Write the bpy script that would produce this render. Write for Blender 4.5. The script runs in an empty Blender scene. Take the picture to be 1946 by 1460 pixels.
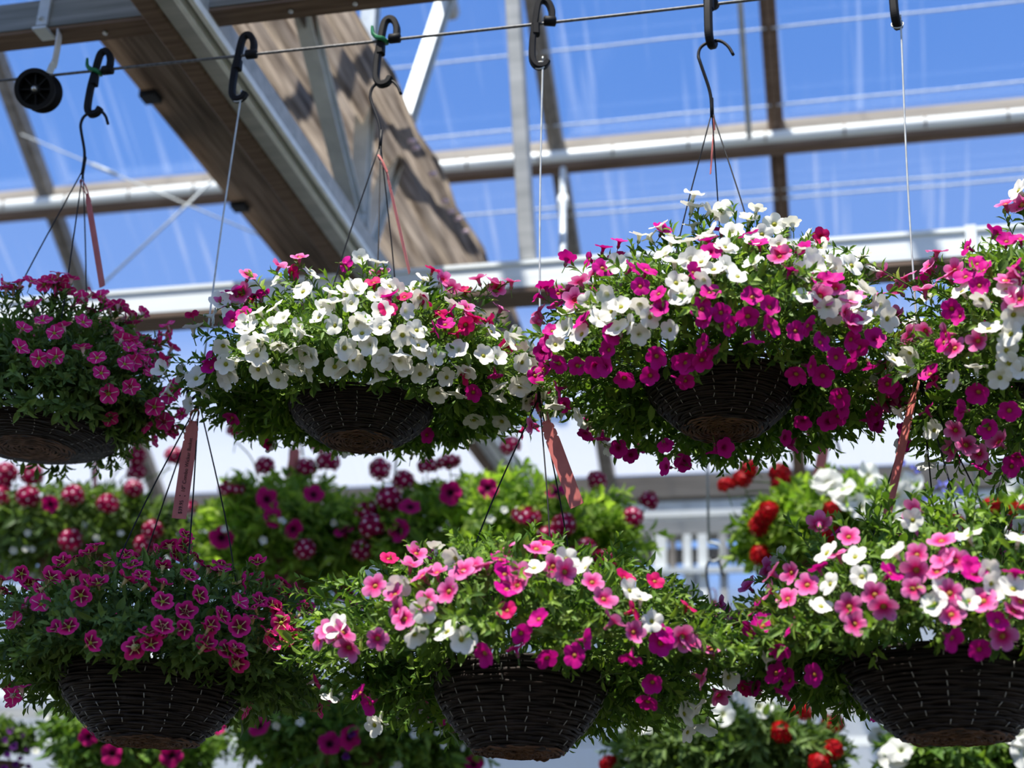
import bpy, math, random
import numpy as np
from mathutils import Matrix, Vector, Quaternion

random.seed(7)
rng = np.random.default_rng(11)
C = bpy.context.scene.collection
SC = bpy.context.scene
EYE = 1.6                                   # camera height above the floor
YAW, PITCH, ROLL = [math.radians(a) for a in (13.3, 21.85, 1.85)]
FPX = 2700.0

# ------------------------------------------------------------------ camera
cam = bpy.data.cameras.new('camera')
cam.sensor_fit = 'HORIZONTAL'; cam.sensor_width = 36.0
cam.lens = FPX / 1946 * 36.0
cam.clip_start = 0.02; cam.clip_end = 500
cam.dof.use_dof = True; cam.dof.focus_distance = 2.52; cam.dof.aperture_fstop = 2.6
camo = bpy.data.objects.new('camera', cam); C.objects.link(camo)
RC = (Matrix.Rotation(YAW, 4, 'Z') @ Matrix.Rotation(math.pi/2 + PITCH, 4, 'X') @ Matrix.Rotation(ROLL, 4, 'Z'))
camo.matrix_world = Matrix.Translation((0, 0, EYE)) @ RC
SC.camera = camo
RN = np.array(RC.to_3x3())
CAM = np.array([0, 0, EYE])

# ------------------------------------------------------------------ sky, sun, exposure
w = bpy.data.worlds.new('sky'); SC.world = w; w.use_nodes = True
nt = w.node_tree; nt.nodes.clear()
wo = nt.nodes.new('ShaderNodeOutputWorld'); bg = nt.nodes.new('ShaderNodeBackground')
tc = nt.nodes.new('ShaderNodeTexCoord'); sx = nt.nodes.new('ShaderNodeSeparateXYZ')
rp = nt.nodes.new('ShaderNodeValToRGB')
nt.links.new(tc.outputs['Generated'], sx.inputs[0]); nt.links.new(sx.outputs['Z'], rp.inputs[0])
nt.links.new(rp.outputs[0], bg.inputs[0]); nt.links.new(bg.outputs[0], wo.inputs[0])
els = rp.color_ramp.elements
for i, (p, c) in enumerate([(0.0, (.50, .55, .60)), (.13, (.60, .70, .82)), (.26, (.20, .38, .80)), (.42, (.095, .25, .66)), (.62, (.055, .19, .58)), (.74, (.09, .21, .56)), (1.0, (.60, .66, .74))]):  # zenith end made paler as added fill light for the shaded parts
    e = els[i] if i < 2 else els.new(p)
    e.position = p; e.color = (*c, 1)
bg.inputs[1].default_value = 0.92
sun = bpy.data.lights.new('sun', 'SUN'); sun.energy = 6.0; sun.angle = math.radians(.6); sun.color = (1, .95, .87)
suno = bpy.data.objects.new('sun', sun); C.objects.link(suno)
SUND = Vector((-.16, -.42, 1.0)).normalized()
suno.rotation_euler = SUND.to_track_quat('Z', 'Y').to_euler()
suno.location = SUND * 12
SC.view_settings.view_transform = 'Standard'; SC.view_settings.look = 'None'
SC.view_settings.exposure = 0.62; SC.view_settings.gamma = 1.0; SC.view_settings.use_curve_mapping = False
SC.cycles.transparent_max_bounces = 16; SC.cycles.max_bounces = 8
SC.cycles.use_denoising = True

# ------------------------------------------------------------------ pixel helpers (points of the place read off the photo)
def ray(x, y):
    d = np.array([(x - 973) / FPX, -(y - 730) / FPX, -1.0])
    return RN @ d
def at_y(x, y, Y):
    d = ray(x, y); return CAM + d * Y / d[1]
def at_h(x, y, h):
    d = ray(x, y); return CAM + d * h / d[2]

# ------------------------------------------------------------------ materials
def mat(name):
    m = bpy.data.materials.new(name); m.use_nodes = True
    m.node_tree.nodes.clear(); return m, m.node_tree
def N(t, k, **kw):
    n = t.nodes.new(k)
    for a, b in kw.items(): setattr(n, a, b)
    return n
def principled(t, col=None, rough=.5, metal=0.0, spec=.3):
    b = N(t, 'ShaderNodeBsdfPrincipled')
    if col is not None: b.inputs['Base Color'].default_value = (*col, 1)
    b.inputs['Roughness'].default_value = rough; b.inputs['Metallic'].default_value = metal
    b.inputs['Specular IOR Level'].default_value = spec
    return b
def out(t, sh):
    o = N(t, 'ShaderNodeOutputMaterial'); t.links.new(sh, o.inputs[0])
def noisy(name, c1, c2, scale=8, rough=.5, metal=0.0, spec=.3, stretch=(1, 1, 1), bump=0.0, detail=4, transl=0.0, rot=(0, 0, 0)):
    m, t = mat(name)
    tcn = N(t, 'ShaderNodeTexCoord'); mp = N(t, 'ShaderNodeMapping'); mp.inputs['Scale'].default_value = stretch
    mp.inputs['Rotation'].default_value = rot
    t.links.new(tcn.outputs['Object'], mp.inputs[0])
    nz = N(t, 'ShaderNodeTexNoise'); nz.inputs['Scale'].default_value = scale; nz.inputs['Detail'].default_value = detail
    t.links.new(mp.outputs[0], nz.inputs['Vector'])
    cr = N(t, 'ShaderNodeValToRGB'); cr.color_ramp.elements[0].position = .32; cr.color_ramp.elements[1].position = .68
    cr.color_ramp.elements[0].color = (*c1, 1); cr.color_ramp.elements[1].color = (*c2, 1)
    t.links.new(nz.outputs[0], cr.inputs[0])
    b = principled(t, None, rough, metal, spec); t.links.new(cr.outputs[0], b.inputs['Base Color'])
    if bump:
        bp = N(t, 'ShaderNodeBump'); bp.inputs['Strength'].default_value = bump; bp.inputs['Distance'].default_value = .01
        t.links.new(nz.outputs[0], bp.inputs['Height']); t.links.new(bp.outputs[0], b.inputs['Normal'])
    sh = b.outputs[0]
    if transl:
        tr = N(t, 'ShaderNodeBsdfTranslucent'); t.links.new(cr.outputs[0], tr.inputs[0])
        mx = N(t, 'ShaderNodeMixShader'); mx.inputs[0].default_value = transl
        t.links.new(sh, mx.inputs[1]); t.links.new(tr.outputs[0], mx.inputs[2]); sh = mx.outputs[0]
    out(t, sh); return m
def leafmat(name, cols, tr=.35, through=(1.1, 1.2, .45)):
    m, t = mat(name)
    g = N(t, 'ShaderNodeNewGeometry'); cr = N(t, 'ShaderNodeValToRGB')
    for i, c in enumerate(cols):
        p = i / (len(cols) - 1)
        e = cr.color_ramp.elements[i] if i < 2 else cr.color_ramp.elements.new(p)
        e.position = p; e.color = (*c, 1)
    t.links.new(g.outputs['Random Per Island'], cr.inputs[0])
    b = principled(t, None, .5, 0, .25); t.links.new(cr.outputs[0], b.inputs['Base Color'])
    tl = N(t, 'ShaderNodeBsdfTranslucent')
    mul = N(t, 'ShaderNodeMixRGB', blend_type='MULTIPLY'); mul.inputs[0].default_value = 1; mul.inputs[2].default_value = (*through, 1)
    t.links.new(cr.outputs[0], mul.inputs[1]); t.links.new(mul.outputs[0], tl.inputs[0])
    mx = N(t, 'ShaderNodeMixShader'); mx.inputs[0].default_value = tr
    t.links.new(b.outputs[0], mx.inputs[1]); t.links.new(tl.outputs[0], mx.inputs[2]); out(t, mx.outputs[0])
    return m
def petalmat(name, stops, ray_col=None, vein=0.0, tr=.3, raywidth=.94, raylen=.85):
    """colour by distance from the throat (uv length); optional star of five rays"""
    m, t = mat(name)
    uv = N(t, 'ShaderNodeUVMap', uv_map='petal'); ln = N(t, 'ShaderNodeVectorMath', operation='LENGTH')
    t.links.new(uv.outputs[0], ln.inputs[0])
    cr = N(t, 'ShaderNodeValToRGB')
    for i, (p, c) in enumerate(stops):
        e = cr.color_ramp.elements[i] if i < 2 else cr.color_ramp.elements.new(p)
        e.position = p; e.color = (*c, 1)
    sep = N(t, 'ShaderNodeSeparateXYZ'); t.links.new(uv.outputs[0], sep.inputs[0])
    at = N(t, 'ShaderNodeMath', operation='ARCTAN2'); t.links.new(sep.outputs[1], at.inputs[0]); t.links.new(sep.outputs[0], at.inputs[1])
    rad = ln.outputs['Value']
    if vein:
        nz = N(t, 'ShaderNodeTexNoise'); nz.inputs['Scale'].default_value = 1; nz.inputs['Detail'].default_value = 2
        cx = N(t, 'ShaderNodeCombineXYZ'); m7 = N(t, 'ShaderNodeMath', operation='MULTIPLY'); m7.inputs[1].default_value = 9
        t.links.new(at.outputs[0], m7.inputs[0]); t.links.new(m7.outputs[0], cx.inputs[0]); t.links.new(rad, cx.inputs[1])
        t.links.new(cx.outputs[0], nz.inputs['Vector'])
        ma = N(t, 'ShaderNodeMath', operation='MULTIPLY_ADD'); ma.inputs[1].default_value = vein; ma.inputs[2].default_value = -vein * .5
        t.links.new(nz.outputs[0], ma.inputs[0])
        ad = N(t, 'ShaderNodeMath', operation='ADD'); t.links.new(rad, ad.inputs[0]); t.links.new(ma.outputs[0], ad.inputs[1]); rad = ad.outputs[0]
    t.links.new(rad, cr.inputs[0]); col = cr.outputs[0]
    if ray_col:
        k = N(t, 'ShaderNodeMath', operation='MULTIPLY'); k.inputs[1].default_value = 5; t.links.new(at.outputs[0], k.inputs[0])
        cs = N(t, 'ShaderNodeMath', operation='COSINE'); t.links.new(k.outputs[0], cs.inputs[0])
        th = N(t, 'ShaderNodeMath', operation='MULTIPLY_ADD'); th.inputs[1].default_value = .12; th.inputs[2].default_value = raywidth - .1
        t.links.new(ln.outputs['Value'], th.inputs[0])
        gt = N(t, 'ShaderNodeMath', operation='GREATER_THAN'); t.links.new(cs.outputs[0], gt.inputs[0]); t.links.new(th.outputs[0], gt.inputs[1])
        lt = N(t, 'ShaderNodeMath', operation='LESS_THAN'); t.links.new(ln.outputs['Value'], lt.inputs[0]); lt.inputs[1].default_value = raylen
        mm = N(t, 'ShaderNodeMath', operation='MULTIPLY'); t.links.new(gt.outputs[0], mm.inputs[0]); t.links.new(lt.outputs[0], mm.inputs[1])
        mx = N(t, 'ShaderNodeMixRGB'); mx.inputs[2].default_value = (*ray_col, 1)
        t.links.new(mm.outputs[0], mx.inputs[0]); t.links.new(col, mx.inputs[1]); col = mx.outputs[0]
    b = principled(t, None, .6, 0, .15); t.links.new(col, b.inputs['Base Color'])
    tl = N(t, 'ShaderNodeBsdfTranslucent'); t.links.new(col, tl.inputs[0])
    mx2 = N(t, 'ShaderNodeMixShader'); mx2.inputs[0].default_value = tr
    t.links.new(b.outputs[0], mx2.inputs[1]); t.links.new(tl.outputs[0], mx2.inputs[2]); out(t, mx2.outputs[0])
    return m
def paint(name, col, rough=.5, metal=0.0, spec=.3):
    return noisy(name, tuple(c * .86 for c in col), col, 25, rough, metal, spec)
def glazing(name, film, haze, streak=1.0, fade=None):
    """clear twin-wall sheet: mostly see-through, a dusty film with runs down the slope; fade = (local y of full whitening, of none)"""
    m, t = mat(name)
    tcn = N(t, 'ShaderNodeTexCoord')
    mp = N(t, 'ShaderNodeMapping'); mp.inputs['Scale'].default_value = (30, .9, .9)
    t.links.new(tcn.outputs['Object'], mp.inputs[0])
    nz = N(t, 'ShaderNodeTexNoise'); nz.inputs['Scale'].default_value = 1.0; nz.inputs['Detail'].default_value = 3
    t.links.new(mp.outputs[0], nz.inputs['Vector'])
    mr = N(t, 'ShaderNodeMapRange'); mr.inputs[1].default_value = .58; mr.inputs[2].default_value = .80; mr.inputs[3].default_value = film; mr.inputs[4].default_value = film + .20 * streak
    t.links.new(nz.outputs[0], mr.inputs[0])
    fac = mr.outputs[0]
    if fade:
        sp = N(t, 'ShaderNodeSeparateXYZ'); t.links.new(tcn.outputs['Object'], sp.inputs[0])
        m2 = N(t, 'ShaderNodeMapRange'); m2.interpolation_type = 'SMOOTHSTEP'
        m2.inputs[1].default_value = fade[0]; m2.inputs[2].default_value = fade[1]; m2.inputs[3].default_value = fade[2]; m2.inputs[4].default_value = 0.0
        t.links.new(sp.outputs[fade[3]], m2.inputs[0])
        ad = N(t, 'ShaderNodeMath', operation='ADD'); ad.use_clamp = True
        t.links.new(fac, ad.inputs[0]); t.links.new(m2.outputs[0], ad.inputs[1]); fac = ad.outputs[0]
    tr = N(t, 'ShaderNodeBsdfTransparent'); tr.inputs[0].default_value = (.93, .95, .97, 1)
    df = N(t, 'ShaderNodeBsdfDiffuse'); df.inputs[0].default_value = (*haze, 1)
    tl = N(t, 'ShaderNodeBsdfTranslucent'); tl.inputs[0].default_value = (*haze, 1)
    a = N(t, 'ShaderNodeMixShader'); a.inputs[0].default_value = .75
    t.links.new(df.outputs[0], a.inputs[1]); t.links.new(tl.outputs[0], a.inputs[2])
    mx = N(t, 'ShaderNodeMixShader'); t.links.new(fac, mx.inputs[0]); t.links.new(tr.outputs[0], mx.inputs[1]); t.links.new(a.outputs[0], mx.inputs[2])
    gl = N(t, 'ShaderNodeBsdfGlossy'); gl.inputs['Roughness'].default_value = .15
    g2 = N(t, 'ShaderNodeMixShader'); g2.inputs[0].default_value = .03; t.links.new(mx.outputs[0], g2.inputs[1]); t.links.new(gl.outputs[0], g2.inputs[2])
    out(t, g2.outputs[0]); return m

M_galv = noisy('galvanised_steel', (.52, .55, .55), (.70, .73, .72), 14, .45, .25, .4, (1, 1, 1), .05)
M_galvdull = noisy('weathered_galvanised', (.36, .36, .34), (.50, .49, .46), 9, .6, .1, .3, (.4, 3, 3))
M_alu = noisy('bright_aluminium', (.80, .81, .77), (.90, .91, .87), 7, .5, .05, .4, (.4, 5, 9))
M_browntim_shade = noisy('weathered_brown_boards_and_shade', (.13, .085, .06), (.24, .165, .12), 10, .8, 0, .15, (.5, 8, 8))
M_taupe = noisy('taupe_aluminium', (.19, .165, .14), (.29, .26, .225), 6, .65, 0, .2, (.5, 6, 6))
M_fabric = noisy('brown_curtain_cloth', (.11, .082, .062), (.42, .345, .275), 7, .8, 0, .1, (14, .5, 3), .25, 6, .6, (0, 0, .12))
M_black = noisy('black_plastic', (.005, .005, .006), (.010, .010, .011), 40, .6, 0, .15)
M_blackwire = paint('black_wire', (.010, .010, .012), .55, 0, .2)
M_wire = noisy('zinc_wire', (.42, .43, .42), (.58, .60, .58), 60, .5, .3, .4)
M_cable = noisy('steel_cable', (.07, .07, .07), (.16, .16, .16), 120, .5, .3, .4)
M_green = paint('green_clip_plastic', (.01, .16, .06), .4)
M_tag = noisy('coral_tag_plastic', (.52, .14, .125), (.62, .19, .165), 30, .45, 0, .3, (1, 1, 1), 0, 3, .18)
M_ink = paint('black_ink', (.01, .01, .01), .6)
M_wicker = noisy('dark_wicker_rods', (.010, .006, .005), (.034, .022, .017), 30, .65, 0, .3, (1, 1, 3), .3)
M_coil = noisy('brown_wicker_base', (.06, .03, .017), (.20, .10, .055), 40, .7, 0, .2, (1, 1, 1), .3)
M_stitch = paint('pale_stitch_wire', (.42, .40, .36), .5)
M_liner = noisy('black_liner', (.006, .005, .004), (.012, .010, .008), 20, .8)
M_bolt = paint('bolt_steel', (.6, .6, .58), .3, .7)
M_leaf = leafmat('leaf_fresh_green', [(.055, .12, .02), (.11, .21, .035), (.18, .30, .05), (.27, .40, .07)])
M_leafdull = leafmat('leaf_olive_green', [(.06, .11, .027), (.11, .185, .045), (.165, .255, .062), (.23, .33, .09)])
M_leafbright = leafmat('leaf_bright_green', [(.11, .20, .03), (.20, .33, .05), (.32, .46, .08), (.45, .58, .13)], .6)
M_stem = leafmat('stem_green', [(.08, .13, .03), (.13, .19, .045)], .1)
M_calyx = leafmat('calyx_green', [(.12, .2, .04), (.22, .32, .07)], .3)
P = {
 'W': petalmat('white_petal', [(0, (.62, .62, .22)), (.16, (.70, .72, .45)), (.34, (.84, .82, .72)), (1, (.86, .84, .77))], None, .05, .3),
 'M': petalmat('magenta_petal', [(0, (.30, .0, .06)), (.2, (.40, .002, .12)), (.42, (.56, .004, .22)), (1, (.60, .006, .27))], None, .1, .3),
 'R': petalmat('crimson_petal', [(0, (.28, .01, .01)), (.25, (.40, .0, .05)), (.5, (.58, .006, .11)), (1, (.62, .012, .16))], None, .1, .3),
 'P': petalmat('pink_petal', [(0, (.42, .10, .02)), (.2, (.50, .012, .07)), (.42, (.60, .03, .20)), (.7, (.70, .14, .37)), (1, (.74, .22, .46))], None, .34, .3),
 'S': petalmat('dark_star_petal', [(0, (.45, .28, .03)), (.12, (.16, .0, .02)), (.50, (.22, .0, .035)), (.68, (.78, .010, .19)), (1, (.84, .04, .27))], (.78, .58, .26), .1, .3, .955, .66),
 'T': petalmat('pale_star_petal', [(0, (.45, .28, .03)), (.14, (.40, .0, .06)), (.4, (.78, .010, .19)), (1, (.84, .04, .27))], (.86, .58, .55), .1, .3, .97),
 'D': petalmat('petunia_petal', [(0, (.02, .0, .01)), (.22, (.06, .0, .02)), (.45, (.40, .002, .10)), (1, (.54, .004, .15))], None, .25, .35),
 'N': petalmat('violet_petal', [(0, (.05, .0, .06)), (.5, (.12, .01, .16)), (1, (.16, .02, .24))], None, .2, .3),
 'B': petalmat('blue_petal', [(0, (.8, .8, .8)), (.25, (.5, .5, .8)), (.4, (.17, .18, .70)), (1, (.24, .25, .80))], None, .1, .3),
}
M_eyeW = paint('olive_eye', (.30, .29, .015), .6); M_eyeD = paint('amber_eye', (.34, .15, .02), .6)
M_vpetal = leafmat('verbena_petal', [(.26, .0, .035), (.38, .002, .06), (.46, .004, .10)], .3, (1, 1, 1))
M_vwhite = paint('verbena_white_eye', (.84, .62, .66), .6)
M_redpetal = leafmat('red_verbena_petal', [(.34, .0, .006), (.46, .001, .007), (.55, .003, .008)], .3, (1, 1, 1))

# ------------------------------------------------------------------ geometry containers
class Geo:
    def __init__(s): s.v = []; s.l = []; s.c = []; s.m = []; s.u = []; s.n = 0
    def add(s, v, faces=None, m=0, loops=None, counts=None, uv=None, mats=None):
        v = np.asarray(v, float).reshape(-1, 3)
        if loops is None:
            counts = np.array([len(f) for f in faces], int)
            loops = np.fromiter((i for f in faces for i in f), int)
        s.v.append(v); s.l.append(np.asarray(loops, int) + s.n); s.c.append(np.asarray(counts, int))
        s.m.append(np.full(len(counts), m, int) if mats is None else np.asarray(mats, int))
        s.u.append(np.zeros((len(v), 2)) if uv is None else np.asarray(uv, float)); s.n += len(v)
        return s
    def flat(s):
        return (np.concatenate(s.v), np.concatenate(s.l), np.concatenate(s.c), np.concatenate(s.m), np.concatenate(s.u))
    def addgeo(s, g, mtx=None, moff=0):
        v, l, c, m, u = g.flat()
        if mtx is not None:
            mm = np.array(mtx); v = v @ mm[:3, :3].T + mm[:3, 3]
        return s.add(v, None, 0, l, c, u, m + moff)
    def mesh(s, name, mats, smooth=True, uvname=None):
        v, l, c, m, u = s.flat()
        me = bpy.data.meshes.new(name)
        me.vertices.add(len(v)); me.vertices.foreach_set('co', v.astype(np.float32).ravel())
        me.loops.add(len(l)); me.loops.foreach_set('vertex_index', l.astype(np.int32))
        me.polygons.add(len(c)); st = np.concatenate([[0], np.cumsum(c)[:-1]])
        me.polygons.foreach_set('loop_start', st.astype(np.int32))
        for q in mats: me.materials.append(q)
        me.polygons.foreach_set('material_index', m.astype(np.int32))
        me.polygons.foreach_set('use_smooth', np.full(len(c), smooth))
        if uvname:
            ul = me.uv_layers.new(name=uvname); ul.data.foreach_set('uv', u[l].astype(np.float32).ravel())
        me.update(calc_edges=True); me.validate(); return me
def nrm(a):
    a = np.asarray(a, float); return a / np.maximum(np.linalg.norm(a, axis=-1, keepdims=True), 1e-9)

def box(g, x0, x1, y0, y1, z0, z1, m=0, bev=0.0):
    v = [(x, y, z) for x in (x0, x1) for y in (y0, y1) for z in (z0, z1)]
    g.add(v, [(0, 1, 3, 2), (4, 6, 7, 5), (0, 4, 5, 1), (2, 3, 7, 6), (0, 2, 6, 4), (1, 5, 7, 3)], m); return g
def beam(g, a, b, wd, ht, m=0, up=(0, 0, 1)):
    """rectangular bar with chamfered edges from a to b"""
    a, b = np.asarray(a, float), np.asarray(b, float); t = nrm(b - a)
    s = nrm(np.cross(t, up)); u = np.cross(s, t); ch = min(wd, ht) * .12
    prof = [(-wd/2 + ch, -ht/2), (wd/2 - ch, -ht/2), (wd/2, -ht/2 + ch), (wd/2, ht/2 - ch), (wd/2 - ch, ht/2), (-wd/2 + ch, ht/2), (-wd/2, ht/2 - ch), (-wd/2, -ht/2 + ch)]
    return extrude(g, prof, a, b, s, u, m)
def extrude(g, prof, a, b, s, u, m=0):
    k = len(prof); v = [np.asarray(e) + s * p[0] + u * p[1] for e in (a, b) for p in prof]
    f = [(i, (i + 1) % k, k + (i + 1) % k, k + i) for i in range(k)] + [tuple(range(k))[::-1], tuple(range(k, 2 * k))]
    return g.add(v, f, m)
def frames(pts):
    pts = np.asarray(pts, float); t = np.gradient(pts, axis=0); t = nrm(t)
    ref = np.array([0, 0, 1.0]) if abs(t[0][2]) < .9 else np.array([1.0, 0, 0])
    s = nrm(np.cross(t[0], ref)); S = [s]
    for i in range(1, len(pts)):
        s = S[-1] - t[i] * np.dot(S[-1], t[i]); S.append(nrm(s))
    S = np.array(S); return t, S, np.cross(t, S)
def tube(g, pts, r, k=8, m=0, flat=None, cap=True, closed=False):
    """round (or flat = (w, h) rectangular) tube along a polyline"""
    pts = np.asarray(pts, float); n = len(pts); t, S, U = frames(pts)
    if closed:
        t = nrm(np.roll(pts, -1, 0) - np.roll(pts, 1, 0)); ref = np.array([0, 0, 1.0]); U = nrm(np.cross(np.cross(t, ref), t) + 1e-9); S = np.cross(U, t)
    if flat is not None:
        wd, ht = flat; c = min(wd, ht) * .2
        prof = np.array([(-wd/2 + c, -ht/2), (wd/2 - c, -ht/2), (wd/2, -ht/2 + c), (wd/2, ht/2 - c), (wd/2 - c, ht/2), (-wd/2 + c, ht/2), (-wd/2, ht/2 - c), (-wd/2, -ht/2 + c)]); k = 8
    else:
        a = np.arange(k) * 2 * np.pi / k; prof = np.stack([np.cos(a), np.sin(a)], 1)
    rr = np.broadcast_to(np.asarray(r, float), (n,)) if flat is None else np.ones(n)
    v = (pts[:, None] + S[:, None] * prof[None, :, 0:1] * rr[:, None, None] + U[:, None] * prof[None, :, 1:2] * rr[:, None, None]).reshape(-1, 3)
    f = []
    for i in range(n if closed else n - 1):
        j = (i + 1) % n
        for q in range(k): f.append((i * k + q, i * k + (q + 1) % k, j * k + (q + 1) % k, j * k + q))
    if cap and not closed: f += [tuple(range(k))[::-1], tuple(range((n - 1) * k, n * k))]
    return g.add(v, f, m)
def lathe(g, prof, k=32, m=0, axis='Z'):
    a = np.arange(k) * 2 * np.pi / k; v = []
    for r, z in prof:
        for q in a:
            p = (r * math.cos(q), r * math.sin(q), z)
            v.append(p if axis == 'Z' else (p[0], p[2], p[1]))
    f = [(i * k + q, i * k + (q + 1) % k, (i + 1) * k + (q + 1) % k, (i + 1) * k + q) for i in range(len(prof) - 1) for q in range(k)]
    return g.add(v, f, m)
def smoothpath(pts, n=6):
    pts = np.asarray(pts, float); P0 = np.vstack([2 * pts[0] - pts[1], pts, 2 * pts[-1] - pts[-2]]); o = []
    for i in range(1, len(P0) - 2):
        for q in range(n):
            t = q / n; a, b, c, d = P0[i-1:i+3]
            o.append(.5 * ((2*b) + (-a+c)*t + (2*a-5*b+4*c-d)*t*t + (-a+3*b-3*c+d)*t**3))
    o.append(pts[-1]); return np.array(o)

# ------------------------------------------------------------------ object helpers
def empty(name, loc, label=None, cat=None, group=None):
    o = bpy.data.objects.new(name, None); o.empty_display_size = .05; C.objects.link(o); o.location = Vector(loc)
    if label: o['label'] = label; o['category'] = cat
    if group: o['group'] = group
    return o
def tag(o, label, cat, group=None):
    o['label'] = label; o['category'] = cat
    if group: o['group'] = group
    return o
def link(name, me, parent=None, loc=(0, 0, 0), label=None):
    o = bpy.data.objects.new(name, me); C.objects.link(o); o.location = Vector(loc)
    if parent is not None: o.parent = parent
    if label: o['label'] = label
    return o
def part(name, g, mats, parent, smooth=True, label=None, rel=True, uvname=None):
    """g in world coordinates when rel; stored relative to the parent's place"""
    me = g.mesh(name, mats if isinstance(mats, list) else [mats], smooth, uvname)
    o = link(name, me, parent, (0, 0, 0), label)
    if rel and parent is not None:
        p = parent; off = Vector((0, 0, 0))
        while p is not None: off += p.location; p = p.parent
        me.transform(Matrix.Translation(-off))
    return o
def struct(name, g, mats, smooth=False):
    o = link(name, g.mesh(name, mats if isinstance(mats, list) else [mats], smooth)); o['kind'] = 'structure'; return o

# ================================================================== THE GREENHOUSE
Z = EYE
EY, EH, SL = 6.75, 2.2 + EYE, .70            # eave distance, eave height, roof slope
def roofz(Y): return EH + (EY - Y) * SL
RT = nrm([0, 1, -SL]); RNm = nrm([0, SL, 1.0])

g = Geo(); box(g, -14, 12, -6, 22, -.06, 0)
struct('floor', g, noisy('grey_green_gravel', (.025, .026, .022), (.06, .06, .05), 30, .9, 0, .1, (1, 1, 1), .4))

g = Geo(); box(g, -9, 7, -4.2, -4.0, 0, 2.0)  # unseen wall added behind the camera to block low sky light
struct('light_block_wall', g, noisy('light_block_grey_green', (.06, .075, .055), (.13, .15, .11), 3, .8, 0, .1))
def roofsheet(name, x0, x1, y0, y1, m, lift=.05):
    # built in its own frame: local x along the bay, local y down the slope
    L = math.hypot(y1 - y0, (y1 - y0) * SL)
    g = Geo(); box(g, 0, x1 - x0, 0, L, 0, .008)
    o = struct(name, g, m)
    o.matrix_world = Matrix(((1, 0, 0, x0), (0, RT[1], RNm[1], y0), (0, RT[2], RNm[2], roofz(y0) + lift), (0, 0, 0, 1)))
    return o
M_roof = glazing('clear_roof_sheet', .025, (.80, .84, .88), .8)
LW = math.hypot(1, SL)
YP = 5.24                                     # purlin
roofsheet('ceiling', -9, 7, 1.0, YP, M_roof)
M_roof2 = glazing('clear_roof_sheet_whiter_foot', .05, (.84, .83, .80), 1.0, ((EY - YP) * LW * 1.0, (EY - YP) * LW * .40, .52, 1))  # sheet grows whiter towards the eave
roofsheet('ceiling_eave', -9, 7, YP, EY, M_roof2)

barX = [-8.2, -5.9, -3.52, -1.075, -.135, 2.3, 4.7]
for X in barX:
    g = Geo(); y0, y1 = .9, EY
    a = np.array([X, y0, roofz(y0)]); b = np.array([X, y1, roofz(y1)])
    beam(g, a, b, .065, .075, 0, RNm); beam(g, a - RNm * .045, b - RNm * .045, .022, .03, 0, RNm)
    struct('rafter', g, M_taupe if X < -.5 else M_browntim_shade)
# purlin: taupe web, bright bead, dark foot
g = Geo(); zc = roofz(YP)
box(g, -9, 7, YP - .01, YP + .075, zc - .075, zc + .03, 0)
tube(g, [(-9, YP - .035, zc - .075), (7, YP - .035, zc - .075)], .034, 14, 1)
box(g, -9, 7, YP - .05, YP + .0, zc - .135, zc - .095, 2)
for X in np.arange(-8.5, 6.5, .32): box(g, X, X + .005, YP - .071, YP - .03, zc - .10, zc - .05, 2)
struct('purlin', g, [M_taupe, M_alu, M_browntim_shade], True)
g = Geo(); y2 = 2.35; box(g, -9, 7, y2, y2 + .08, roofz(y2) - .12, roofz(y2) + .03, 0); struct('purlin', g, M_taupe)
# eave: taupe plate, bright gutter, dark soffit
g = Geo(); box(g, -9, 7, EY - .05, EY + .06, EH - .09, EH + .03, 0); struct('eave_beam', g, M_taupe)
g = Geo(); extrude(g, [(0, -.04), (.0, .05), (.012, .055), (.09, .055), (.12, .04), (.12, -.04), (.09, -.055), (.012, -.055)], (-9, EY - .02, EH - .15), (7, EY - .02, EH - .15), np.array([0, 1., 0]), np.array([0, 0, 1.])); struct('eave_gutter', g, M_galv)
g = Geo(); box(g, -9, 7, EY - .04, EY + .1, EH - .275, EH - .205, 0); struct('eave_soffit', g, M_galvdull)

# rear wall: posts, rails, glazing
WY = 6.56; KW = WY / 6.84
wall_top = Z + 1.88
for X, wd, m in ((-.835, .062, M_alu), (-.775, .03, M_taupe), (-.70, .036, M_alu), (-.625, .044, M_alu), (-.525, .035, M_galvdull), (-2.2, .06, M_alu), (-3.5, .06, M_alu), (-4.8, .06, M_alu), (.62, .06, M_alu), (1.9, .06, M_alu), (-.15, .03, M_taupe)):
    X *= KW; g = Geo(); box(g, X - wd/2, X + wd/2, WY, WY + .05, 0, wall_top); struct('wall_post', g, m)
for dy, h, th, m in ((-.03, 2.06, .028, M_alu), (-.03, 1.77, .028, M_galv), (.06, 1.87, .07, M_taupe), (-.03, 1.20, .055, M_alu), (-.01, 1.10, .05, M_galvdull), (-.03, .95, .04, M_alu)):
    h *= KW; g = Geo(); box(g, -9, 7, WY + dy, WY + dy + .03, Z + h - th/2, Z + h + th/2); struct('wall_rail', g, m)
# inclined struts carrying on outside
for X0, X1 in ((-.70, -.44), (-.33, -.20)):
    g = Geo(); beam(g, (X0, WY + .12, Z + 1.88), (X1, WY + .12, Z + .9), .035, .035); struct('wall_brace', g, M_galvdull)
g = Geo(); box(g, 0, 16, 0, .006, 0, wall_top)
ow = struct('wall_back', g, glazing('wall_sheet_whiter_foot', .03, (.93, .93, .91), .7, (Z + 1.46, Z + 1.74, .95, 2)))  # sheet grows whiter towards its foot
ow.location = (-9, WY + .18, 0)

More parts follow.
